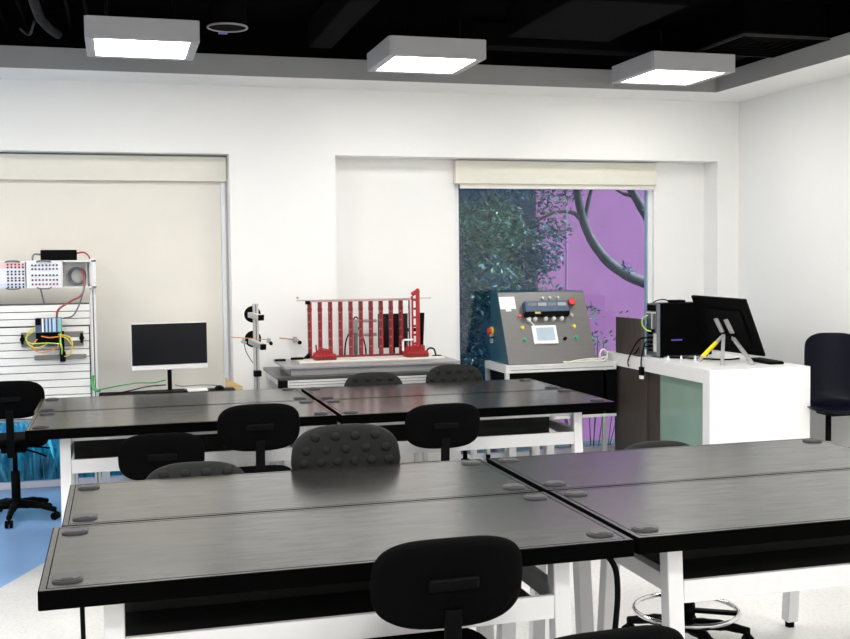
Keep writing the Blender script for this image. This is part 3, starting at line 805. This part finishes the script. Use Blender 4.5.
b = B(V0); b.cyl((1.90, 8.80, 1.30), (2.06, 8.80, 1.30), .013, n=10).cyl((1.90, 8.80, 1.185), (2.06, 8.80, 1.185), .013, n=10); b.build('rod', 'ventrim', t)
# wall fitting beside the model
t = thing('wall_clamp', 'small clamp on a thin copper rod on the wall left of the red model', 'clamp', (1.395, YB - .0005, 1.152))
b = B(); b.cyl((-.13, -.03, .02), (.03, -.03, 0), .004, n=8); b.build('rod', 'copper', t)
b = B(); b.cbox((0, -.025, .005), (.026, .05, .042), .004); b.build('bracket', 'standgrey', t)
B().cyl((.035, -.03, -.02), (.035, -.055, -.022), .016, n=10).build('tip', 'blackpl', t)
# dup in smaller form is not needed: a single screw dot above
tag(B((1.424, YB, 1.498)).cyl((1.424, YB - .012, 1.498), (1.424, YB - .0002, 1.498), .009, n=12).build('wall_hook', 'ventrim'), 'tiny grey hook on the white wall above the red model', 'hook')

# ------------------------------------------------------------------ control console on its trolley
T0 = (3.62, 8.87, 0)
t = thing('console_trolley', 'aluminium trolley with black lower cabinet carrying the control console', 'trolley', T0)
B(T0).box((3.125, 8.60, .885), (4.148, 9.15, .90), .002).build('trolley_top', 'alulight', t)
b = B(T0)
b.box((3.125, 8.605, .835), (4.148, 8.64, .884), .003); b.box((3.125, 9.11, .835), (4.148, 9.145, .884), .003); b.box((3.125, 8.64, .835), (3.16, 9.11, .884), .003); b.box((4.113, 8.64, .835), (4.148, 9.11, .884), .003)
b.box((3.125, 8.605, .425), (4.148, 8.64, .45), .003); b.box((3.125, 8.64, .425), (3.16, 9.11, .45), .003); b.box((4.113, 8.64, .425), (4.148, 9.11, .45), .003); b.box((3.125, 9.11, .425), (4.148, 9.145, .45), .003)
b.box((3.17, 8.6035, .857), (4.12, 8.6055, .862), 0, 1)
b.build('profile_frame', ['alulight', 'groove'], t)
B(T0).box((3.18, 8.609, .452), (4.146, 8.6445, .8335), .002).build('cabinet_front', 'darkcab', t)
for x in (3.145, 4.04):
    for y in (8.625, 9.128):
        lg = B(T0).box((x - .018, y - .016, .06), (x + .018, y + .016, .835), .003).build('leg', 'alu', t)
        B(T0).cyl((x - .012, y, .03), (x + .012, y, .03), .03, n=16).box((x - .018, y - .01, .03), (x + .018, y + .01, .062)).build('caster', 'blackpl', lg)
B(T0).box((3.17, 8.6445, .451), (4.146, 9.10, .8345), .002).build('cabinet', 'darkcab', t)
K0 = (3.575, 8.88, .9005)
t = thing('control_console', 'sloped steel control console with buttons and a small screen before the window', 'control console', K0)
b = B(K0)
prof = [(8.65, .9005), (9.11, .9005), (9.11, 1.51), (8.93, 1.51)]
b.prism([(3.17, y, z) for y, z in prof], (.81, 0, 0), 1)
b.bm.normal_update()
for f in b.bm.faces:
    f.material_index = 0 if abs(f.normal.x) < .5 and f.normal.y < -.3 or f.normal.y > .3 and abs(f.normal.x) < .5 else 1
b.build('case', ['steelside', 'steelside'], t)
PN = Vector((0, -.59, .28)).normalized(); PV = Vector((0, .28, .6095)).normalized()
def cp(u, v, n=0): return Vector((3.17 + u, 8.65, .9005)) + PV * v + PN * n
RP = Matrix((Vector((1, 0, 0)), PV, PN)).transposed().to_4x4()
RP3 = Matrix((Vector((1, 0, 0)), PV, Vector((1, 0, 0)).cross(PV))).transposed().to_4x4()
def pbox(u, v, du, dv, n0, n1, name, mt, par, bev=.002):
    c = cp(u, v, (n0 + n1) / 2)
    return B(K0).cbox(c, (du, dv, abs(n1 - n0)), bev, 0, RP3).build(name, mt, par)
pbox(.405, .332, .808, .664, .0005, .008, 'front_panel', 'steel', t)
def pknob(u, v, r, n, name, mt, mt2=None):
    o = B(K0).cyl(cp(u, v, .006), cp(u, v, .012), r * 1.25, n=18).build(name, 'ventrim', t)
    B(K0).cyl(cp(u, v, .010), cp(u, v, n), r, r * .92, n=18).build('cap', mt, o)
    return o
q = pbox(.075, .566, .145, .115, .008, .010, 'paper_sheet', 'paper', t, 0)
B(K0).cbox(cp(.075, .500, .009), (.05, .025, .002), 0, 0, RP3).build('paper_tab', 'paper', q)
md = pbox(.405, .50, .40, .10, .008, .085, 'controller_block', 'plcblue', t, .004)
for k in range(4): B(K0).cbox(cp(.27 + .092 * k, .515, .086), (.078, .030, .003), 0, 0, RP3).build('module_face', 'ventrim' if k % 2 else 'wiregrey', md)
B(K0).cbox(cp(.405, .438, .05), (.41, .035, .06), .004, 0, RP3).build('terminal_row', 'blackpl', md)
B(K0).cbox(cp(.31, .438, .083), (.05, .02, .008), .002, 0, RP3).build('brass_terminal', 'pine', md)
for u in (.246, .302, .401, .475, .55): pknob(u, .405, .017, .035, 'toggle_knob', 'paper')
for u in (.403, .469, .545): pknob(u, .60, .013, .035, 'selector', 'standgrey')
for u, v, mt in ((.167, .437, 'btred'), (.172, .329, 'btyel'), (.176, .222, 'btgrn'), (.648, .434, 'btgry'), (.652, .329, 'btyel'), (.655, .225, 'btgrn')):
    pknob(u, v, .017, .03, 'push_button', mt)
pknob(.546, .215, .016, .035, 'key_switch', 'blackpl')
o = pknob(.655, .545, .020, .045, 'emergency_stop', 'blackpl'); B(K0).cyl(cp(.655, .545, .044), cp(.655, .545, .07), .034, .028, n=22).build('red_head', 'btred', o)
h = pbox(.367, .259, .225, .168, .008, .028, 'touch_screen', 'paper', t, .004)
B(K0).cbox(cp(.372, .262, .0285), (.165, .12, .002), 0, 0, RP3).build('display', 'hmi', h)
B(K0).tube([cp(.22, .41, .03), cp(.255, .37, .035), cp(.28, .34, .03)], .006, 6).build('white_lead', 'paper', t)
o = B(K0).cyl((3.17, 9.06, 1.165), (3.155, 9.06, 1.165), .04, n=20).build('side_stop', 'btyel', t)
B(K0).cyl((3.156, 9.06, 1.165), (3.13, 9.06, 1.165), .022, .03, n=18).build('red_head', 'btred', o)
B(K0).cyl((3.17, 9.02, 1.13), (3.12, 8.98, 1.13), .008, n=8).box((3.155, 9.04, 1.06), (3.171, 9.09, 1.10), .003).build('side_plug', 'standgrey', t)
b = B((3.95, 8.62, .9005)); 
b.tube([(3.66, 8.66, .909), (3.74, 8.615, .91), (3.88, 8.61, .91), (4.0, 8.62, .91), (4.06, 8.635, .925), (4.075, 8.64, .97), (4.05, 8.64, 1.005), (4.02, 8.64, 1.0), (4.0, 8.63, .95), (4.03, 8.62, .909)], .009, 8)
b.tube([(3.70, 8.615, .909), (3.80, 8.61, .925), (3.95, 8.63, .93), (4.03, 8.61, .909)], .008, 8)
b.tube([(3.80, 8.63, .909), (3.92, 8.615, .92), (4.06, 8.65, .94), (4.08, 8.64, .92)], .008, 8)
tag(b.build('cable_loops', 'cream'), 'loops of cream cable lying on the trolley in front of the control console', 'cable')

# ------------------------------------------------------------------ teacher desk
W0 = (4.58, 8.0, 0)
ZT = .97; XA, XE, YA, YE = 4.155, 5.005, 7.07, 8.90
t = thing('teacher_desk', 'white waterfall teacher desk with dark wood and green glass side', 'desk', W0)
b = B(W0); b.box((XA, YA, ZT - .105), (XE, YE, ZT), .0015)
b.build('worktop', 'white', t)
B(W0).box((XA, YA, 0), (XE, YA + .10, ZT - .105)).build('end_panel', 'white', t)
B(W0).box((XA + .03, 8.13, 0), (XA + .46, 8.72, ZT - .106), .003).build('wood_pedestal', 'wood', t)
B(W0).box((XA + .06, 7.92, 0), (XA + .44, 8.129, ZT - .106), .003).build('wood_return', 'wood', t)
B(W0).box((XA + .05, YA + .101, 0), (XA + .062, 7.918, ZT - .106)).build('glass_panel', 'greenglass', t)
B(W0).box((XA + .04, 8.24, ZT), (XA + .075, 8.72, ZT + .315), .003).build('wood_screen', 'wood', t)
# PC tower
C0 = (4.46, 8.3, ZT + .0005)
t = thing('computer_tower', 'black computer tower with its cable side showing, on the white teacher desk', 'computer', C0)
zc = ZT + .0005
B(C0).box((4.30, 8.10, zc + .012), (4.78, 8.29, zc + .45), .006).build('case', 'pcside', t)
bk = B(C0).box((4.270, 8.102, zc + .012), (4.30, 8.288, zc + .448), .003).build('back_plate', 'pcback', t)
B(C0).box((4.2685, 8.12, zc + .385), (4.2705, 8.27, zc + .435)).build('vent_grille', 'blackpl', bk)
B(C0).box((4.2675, 8.12, zc + .365), (4.2705, 8.28, zc + .378)).box((4.2675, 8.18, zc + .22), (4.2705, 8.20, zc + .365)).box((4.2675, 8.11, zc + .05), (4.2705, 8.16, zc + .20)).build('bright_strip', 'alulight', bk)
b = B(C0)
for z in (.19, .155, .12, .085, .05): b.box((4.255, 8.17, zc + z), (4.2705, 8.23, zc + z + .018), .002)
b.box((4.248, 8.14, zc + .21), (4.2705, 8.20, zc + .235), .003); b.build('port', 'blackpl', bk)
B(C0).box((4.40, 8.0985, zc + .138), (4.50, 8.1005, zc + .150), .0005).build('emblem', 'emblem', t)
for x in (4.33, 4.74):
    for y in (8.13, 8.26): B(C0).cyl((x, y, zc), (x, y, zc + .013), .016, n=10).build('foot', 'blackpl', t)
t = thing('network_box', 'small black box with a cord on top of the computer tower', 'box', (4.5, 8.2, zc + .4505))
B().box((-.055, -.05, 0), (.06, .05, .022), .004).build('case', 'blackpl', t)
B().tube([(-.055, 0, .012), (-.12, 0, .028), (-.18, 0, .02), (-.215, 0, .002)], .005, 6).build('cord', 'blackpl', t)
# leaning touch monitor with its stand
A_ = Vector((4.487, 7.95, 1.483)); B_ = Vector((4.641, 7.40, 1.4655)); C_ = Vector((4.872, 7.465, 1.012)); D_ = A_ + (C_ - B_)
t = thing('touch_monitor', 'large black monitor seen from behind, leaning back on a silver stand with yellow tape', 'monitor', (4.52, 7.5, ZT))
TM = (4.52, 7.5, ZT)
nrm = (B_ - A_).cross(C_ - B_).normalized()
if nrm.x > 0: nrm = -nrm
ex = (B_ - A_); ex.normalize(); ey = (C_ - B_) - ex * (C_ - B_).dot(ex); hh = ey.length; ey.normalize(); ez = ex.cross(ey)
RM = Matrix((ex, ey, ez)).transposed().to_4x4()
ctr = (A_ + B_ + C_ + D_) / 4
ww = (B_ - A_).length
B(TM).cbox(ctr - nrm * .012, (ww, hh, .024), .007, 0, RM).build('housing', 'blackpl', t)
B(TM).cbox(ctr + nrm * .008, (ww * .72, hh * .62, .018), .008, 0, RM).build('back_cover', 'blackpl', t)
B(TM).cbox(ctr - nrm * .0248, (ww * .96, hh * .94, .002), 0, 0, RM).build('screen', 'screen', t)
bc = ctr + nrm * .02
def mp(a, c, n=0): return ctr + ex * a + ey * c + nrm * n
for a in (-.055, .05):
    B(TM).bar(mp(a - .015, -.075, .02), mp(a + .01, .05, .025), .045, .015, 0, .005, nrm).build('back_arm', 'standgrey', t)
b = B(TM); b.cyl(mp(-.08, .065, .035), mp(.09, .065, .035), .014, n=12); b.ball(mp(.055, .07, .055), .022); b.build('hinge', 'blackmt', t)
hp = mp(-.02, .06, .045)
l1 = B(TM).bar(hp, (4.42, 7.70, ZT + .006), .028, .02, 0, .004).build('stand_leg', 'standgrey', t)
pa = hp.lerp(Vector((4.42, 7.70, ZT + .006)), .28); pb = hp.lerp(Vector((4.42, 7.70, ZT + .006)), .85)
B(TM).bar(pa, pb, .031, .023, 0, .003).build('yellow_tape', 'tape', l1)
B(TM).bar(hp, (4.43, 7.36, ZT + .006), .028, .02, 0, .004).build('stand_leg', 'standgrey', t)
B(TM).bar(mp(.06, .07, .04), (4.66, 7.30, ZT + .006), .03, .02, 0, .004).build('stand_leg', 'standgrey', t)
# keyboard along the monitor
t = thing('keyboard', 'black keyboard lying below the leaning monitor on the teacher desk', 'keyboard', (4.86, 7.45, ZT + .0005), -.06)
B().box((-.062, -.18, 0), (.062, .18, .02), .005).build('body', 'blackpl', t)
b = B()
for i in range(5):
    for j in range(14): b.box((-.056 + i * .0228, -.172 + j * .0247, .02), (-.037 + i * .0228, -.151 + j * .0247, .0245), .002)
k = b.build('keys', 'blackpl', t); k['kind'] = 'stuff'
tag(B((4.60, 7.75, ZT)).tube([(4.31, 8.0, ZT + .01), (4.42, 7.92, ZT + .012), (4.55, 7.75, ZT + .012), (4.65, 7.66, ZT + .012), (4.72, 7.62, ZT + .02), (4.80, 7.72, ZT + .012)], .007, 8).build('monitor_cable', 'blackpl'),
    'black cable lying on the teacher desk below the leaning monitor', 'cable')
for i, (x, y, hgt, lab) in enumerate(((4.28, 7.93, .022, 'white plug standing at the left edge of the teacher desk, nearest the tower'), (4.36, 7.86, .026, 'white plug standing on the teacher desk, middle of the row before the tower'), (4.44, 7.78, .03, 'white plug on the teacher desk, right of the row beside the yellow taped leg'))):
    tag(B((x, y, ZT + .0005)).cyl((x, y, ZT + .0005), (x, y, ZT + hgt), .012, .009, n=12).cyl((x, y, ZT + hgt), (x, y, ZT + hgt + .012), .005, n=8).build('plug', 'paper'), lab, 'plug')
# cables and adapter at the left edge of the desk
def cable(name, pts, r, mt, label):
    return tag(B(pts[0]).tube(pts, r, 8).build(name, mt), label, 'cable')
cable('tower_cable', [(4.26, 8.17, 1.09), (4.20, 8.16, 1.10), (4.165, 8.14, 1.04), (4.138, 8.12, .97), (4.135, 8.12, .90)], .006, 'blackpl', 'black cord from the tower down to the adapter at the desk edge')
cable('tower_cable', [(4.26, 8.20, 1.13), (4.19, 8.25, 1.12), (4.16, 8.33, 1.02), (4.137, 8.36, .93), (4.137, 8.35, .88)], .006, 'blackpl', 'black cord looping over the desk edge left of the adapter')
cable('tower_cable', [(4.26, 8.21, 1.05), (4.21, 8.26, 1.06), (4.175, 8.30, 1.0), (4.162, 8.31, .99)], .006, 'blackpl', 'short black cord hanging from the lowest port of the tower')
cable('network_cable', [(4.25, 8.16, 1.19), (4.21, 8.18, 1.20), (4.185, 8.20, 1.25), (4.20, 8.21, 1.30), (4.24, 8.20, 1.32)], .005, 'lime', 'pale green network cable looping behind the tower')
t = thing('power_adapter', 'small black adapter with white plug hanging at the teacher desk edge', 'power adapter', (4.14, 8.12, .80))
B().box((-.015, -.025, .03), (.014, .025, .10), .004).build('case', 'blackpl', t)
B().box((-.014, -.02, 0), (.013, .02, .03), .003).build('plug', 'paper', t)

# ------------------------------------------------------------------ navy stool chair at right
X0, Y0 = 5.212, 7.05
t = thing('shell_stool', 'tall dark navy plastic shell chair between the teacher desk and right wall', 'chair', (X0, Y0, 0), 0.0)
b = B()
NU, NV = 20, 28
grid = []
prof = [(-.21, .655), (-.205, .635), (-.17, .628), (-.09, .632), (0, .638), (.08, .645), (.14, .668), (.172, .72), (.185, .79), (.195, .87), (.203, .95), (.212, 1.04), (.218, 1.12), (.224, 1.18), (.228, 1.205)]
def wid(i):
    f = i / (len(prof) - 1)
    return [.17, .19, .205, .215, .22, .22, .22, .215, .213, .212, .213, .213, .21, .20, .175][i]
for i, (yy, zz) in enumerate(prof):
    row = []
    for j in range(NU + 1):
        a = (j / NU - .5) * 2; x = wid(i) * a
        fwd = .07 * abs(a) ** 2.5 if i >= 7 else 0; up = .035 * abs(a) ** 3 if i < 7 else 0
        row.append(b.bm.verts.new((x, yy - fwd, zz + up - (0.035 * abs(a) ** 4 if i >= 13 else 0))))
    grid.append(row)
for i in range(len(prof) - 1):
    for j in range(NU):
        f = b.bm.faces.new((grid[i][j], grid[i][j + 1], grid[i + 1][j + 1], grid[i + 1][j])); f.smooth = True
o = b.build('shell', 'navy', t, rotz=0)
sm = o.modifiers.new('thick', 'SOLIDIFY'); sm.thickness = .012; sm.offset = 0
sb = o.modifiers.new('smooth', 'SUBSURF'); sb.levels = 1; sb.render_levels = 1
o.rotation_euler = (0, 0, -.5)
B().box((-.10, -.10, .598), (.10, .10, .628), .006).build('seat_plate', 'blackmt', t)
B().cyl((-.06, 0, .12), (-.06, 0, .60), .021, n=18).cyl((-.06, 0, .33), (-.06, 0, .40), .03, n=18, mi=1).build('column', ['blackmt', 'standgrey'], t)
for k in range(5):
    a = 2 * PI * k / 5; u = Vector((math.cos(a), math.sin(a), 0))
    lg = B().tube([Vector((-.06, 0, .12)) + u * .02, Vector((-.06, 0, .09)) + u * .10, Vector((-.06, 0, .03)) + u * .18], .016, 8).build('base_leg', 'blackpl', t)
    B().cyl(Vector((-.06, 0, 0)) + u * .18, Vector((-.06, 0, .03)) + u * .18, .02, n=12).build('glide', 'blackpl', lg)

# cords hanging under the front tables
tag(B((1.50, 3.25, .86)).tube([(1.47, 3.30, .858), (1.555, 3.27, .80), (1.575, 3.26, .70), (1.56, 3.26, .50), (1.55, 3.26, .25), (1.50, 3.22, .012)], .010, 8).build('hanging_cable', 'blackpl'), 'thick black cord hanging in the gap between the two front tables', 'cable')
tag(B((-.12, 3.3, .86)).tube([(-.125, 3.30, .858), (-.12, 3.29, .6), (-.10, 3.28, .3), (-.08, 3.26, .010)], .007, 8).build('hanging_cable', 'blackpl'), 'thin black cord hanging under the left end of the front table', 'cable')
tag(B((-.17, 3.32, .86)).cyl((-.17, 3.33, .80), (-.17, 3.33, .858), .013, n=12).build('cable_clip', 'blackpl'), 'small black clip under the front left table corner', 'clip')

# ------------------------------------------------------------------ outdoors
YW = 11.3
struct(B().box((-8, 9.36, -.6), (16, 22, -.27)).build('ground', 'soil'))
b = B(); b.box((4.475, YW, -.3), (16, YW + .06, 7.0))
wo = struct(b.build('wall_outside', 'purple'))
B((4.475, YW, -.3) if False else (0, 0, 0)).box((4.836, YW - .004, -.28), (4.844, YW, 7.0)).build('wall_joint', 'lilac', wo)
struct(B().box((-4, 14.5, -.3), (8, 14.9, 7)).build('wall_beyond', 'bluewall'))
def leaves(b, center, rad, n, size, mi, rr, squash=(1, 1, 1)):
    for _ in range(n):
        while True:
            p = Vector((rr.uniform(-1, 1), rr.uniform(-1, 1), rr.uniform(-1, 1)))
            if p.length < 1: break
        p = Vector((p.x * rad * squash[0], p.y * rad * squash[1], p.z * rad * squash[2])) + Vector(center)
        d = Vector((rr.gauss(0, 1), rr.gauss(0, 1), rr.gauss(0, .7) - .3)).normalized(); s = d.orthogonal().normalized()
        s = (s * math.cos(rr.random() * 6.28) + d.cross(s) * math.sin(rr.random() * 6.28)); L = size * rr.uniform(.6, 1.3)
        b.quad([p, p + d * L * .5 + s * L * .16, p + d * L, p + d * L * .5 - s * L * .16], mi)
def tree(x, y, h, r, n, label, seed, mts=('leafteal', 'leafgreen'), sz=.075):
    rr = random.Random(seed)
    t = thing('garden_tree', label, 'tree', (x, y, -.27), 0, 'trees outside the window')
    b = B(); b.tube([(0, 0, 0), (.05, .02, h * .35), (-.04, 0, h * .7), (0, 0, h * .95)], [.06, .05, .04, .02], 8)
    for k in range(9):
        a = rr.random() * 6.28; z = h * rr.uniform(.35, .85)
        b.tube([(0, 0, z), (math.cos(a) * r * .4, math.sin(a) * r * .4, z + .15), (math.cos(a) * r * .8, math.sin(a) * r * .8, z + .2)], .014, 6)
    b.build('trunk', 'bark', t)
    b = B()
    for k in range(11):
        a = rr.random() * 6.28; q = rr.random() ** .6 * r
        leaves(b, (math.cos(a) * q, math.sin(a) * q * .6, h * rr.uniform(.30, 1.0)), r * .55, n // 11, sz, 0 if rr.random() < .65 else 1, rr)
    b.build('crown', list(mts), t, recalc=False)
    return t
tree(3.75, 10.7, 2.9, .62, 11000, 'blue-green leafy tree outside the window, right of the dark tree', 1)
tree(3.15, 11.3, 3.6, .6, 9000, 'dark leafy tree at the left edge of the window view', 2)
tree(4.1, 13.0, 4.3, .8, 6000, 'tall green tree behind the end of the purple wall', 3, ('leafgreen', 'leafteal'), .11)
tree(2.5, 12.6, 3.6, .9, 5000, 'broad tree furthest left behind the window', 4, ('leafteal', 'leafgreen'), .11)
# bare branching tree before the purple wall
t = thing('branching_tree', 'tree with a curved grey trunk and thin twigs in front of the purple wall', 'tree', (6.3, 10.6, -.27))
BT = (6.3, 10.6, -.27)
def sc(p, Y=10.6): k = Y / 11.0; return (p[0] * k, Y, 1.805 + (p[1] - 1.805) * k)
tr = [(6.32, 10.6, -.28), (6.30, 10.6, .6), (6.1, 10.6, 1.25)] + [sc(p) for p in ((5.74, 1.49), (5.49, 1.58), (5.25, 1.72), (5.08, 1.89), (4.96, 2.08), (4.89, 2.27), (4.83, 2.54), (4.76, 2.9), (4.72, 3.3))]
B(BT).tube(tr, [.085, .075, .065, .06, .055, .05, .046, .044, .04, .036], 12).build('trunk', 'bark', t)
B(BT).tube([sc(p) for p in ((4.93, 2.16), (4.84, 2.26), (4.75, 2.30), (4.58, 2.30), (4.40, 2.22), (4.23, 2.13))], [.026, .022, .018, .014, .01], 8).build('branch', 'bark', t)
B(BT).tube([sc(p) for p in ((4.23, 2.13), (4.05, 2.25), (3.89, 2.34))], [.012, .008], 6).build('branch', 'bark', t)
B(BT).tube([sc(p) for p in ((4.93, 2.22), (4.97, 2.43), (5.02, 2.62), (5.05, 3.0))], [.024, .02, .016], 8).build('branch', 'bark', t)
B(BT).tube([sc(p, 10.62) for p in ((5.90, 1.70), (5.72, 2.16), (5.59, 2.38), (5.47, 2.58), (5.35, 3.0))], [.06, .05, .045, .04], 10).build('branch', 'bark', t)
B(BT).tube([sc(p, 10.62) for p in ((5.52, 2.48), (5.40, 2.50), (5.28, 2.57), (5.2, 2.7))], [.02, .014, .01], 6).build('branch', 'bark', t)
rr = random.Random(11); b = B(BT)
for (x, z, r_, n) in ((4.55, 2.45, .22, 150), (4.42, 2.5, .2, 120), (4.62, 2.12, .14, 90), (4.38, 1.75, .22, 150), (4.42, 1.45, .2, 130), (4.3, 2.0, .2, 140), (5.42, 1.68, .07, 26), (4.8, 2.62, .2, 90), (5.2, 2.72, .15, 40)):
    p = sc((x, z), 10.55); leaves(b, p, r_, int(n * 1.5), .065, 0 if rr.random() < .5 else 1, rr, (1, .7, 1))
b.build('leaves', ['leafgreen', 'leafteal'], t, recalc=False)
# twigs low before the purple wall
t = thing('low_bush', 'thin purple-lit bush at the foot of the purple wall', 'bush', (5.0, 10.95, -.27))
rr = random.Random(21); b = B()
for k in range(14):
    a = rr.uniform(-.7, .7); b.tube([(a * .5, 0, 0), (a * .8, rr.uniform(-.1, .1), .6), (a * 1.2, rr.uniform(-.1, .1), rr.uniform(1.1, 1.45))], .006, 5)
b.build('stem', 'bark', t)
b = B()
for k in range(16): leaves(b, (rr.uniform(-.8, .8), rr.uniform(-.1, .1), rr.uniform(1.05, 1.5)), .12, 14, .07, 0, rr)
b.build('leaves', 'leafgreen', t, recalc=False)
# tall grass below the left window
rr = random.Random(5); b = B((0, 10, -.27))
for k in range(5200):
    x = rr.uniform(-2.4, 2.6); y = rr.uniform(10.0, 11.1); h = rr.uniform(.55, 1.25); lean = Vector((rr.gauss(0, .25), rr.gauss(0, .15), 0)); wd = rr.uniform(.008, .018)
    p = Vector((x, y, -.27)); s = Vector((math.cos(rr.random() * 3.14), math.sin(rr.random() * 3.14), 0)) * wd
    m_ = p + lean * h * .4 + Vector((0, 0, h * .6)); e_ = p + lean * h * 1.3 + Vector((0, 0, h * .95))
    va = [b.bm.verts.new(q - b.o) for q in (p - s, p + s, m_ + s * .8, m_ - s * .8, e_)]
    b.bm.faces.new(va[:4]); b.bm.faces.new((va[3], va[2], va[4]))
tag(b.build('tall_grass', 'grass', recalc=False), 'tall blue-green ornamental grass outside the lower left window', 'grass', kind='stuff')

# ------------------------------------------------------------------ light
w = bpy.data.worlds.new('sky'); scene.world = w; w.use_nodes = True
N = w.node_tree.nodes; Lk = w.node_tree.links
sky = N.new('ShaderNodeTexSky'); sky.sky_type = 'HOSEK_WILKIE'; sky.turbidity = 3.0
sky.sun_direction = Vector((.6, -.12, .77)).normalized()
Lk.new(sky.outputs[0], N['Background'].inputs['Color']); N['Background'].inputs['Strength'].default_value = 1.5
S = bpy.data.lights.new('sun', 'SUN'); S.energy = 6.5; S.angle = .35; S.color = (1, .97, .93)
so = bpy.data.objects.new('sun', S); COL.objects.link(so)
so.rotation_euler = Vector((-.6, .12, -.77)).to_track_quat('-Z', 'Y').to_euler(); so.location = (2, 5, 12)

# ------------------------------------------------------------------ camera
yaw, pit, rol, fpx = .274694916, -.0553141950, -.0105112719, 1088.17882
f = Vector((math.sin(yaw) * math.cos(pit), math.cos(yaw) * math.cos(pit), math.sin(pit)))
r = Vector((math.cos(yaw), -math.sin(yaw), 0)); u = r.cross(f)
r2 = r * math.cos(rol) + u * math.sin(rol); u2 = -r * math.sin(rol) + u * math.cos(rol)
cam = bpy.data.cameras.new('camera'); cam.sensor_width = 36; cam.lens = fpx / 850 * 36; cam.clip_start = .05
co = bpy.data.objects.new('camera', cam); COL.objects.link(co)
Mx = Matrix((r2, u2, -f)).transposed().to_4x4(); Mx.translation = (0, 0, 1.805)
co.matrix_world = Mx
scene.camera = co
scene.view_settings.view_transform = 'Standard'; scene.view_settings.look = 'None'
scene.view_settings.exposure = 1.15; scene.view_settings.gamma = 1; scene.view_settings.use_curve_mapping = False
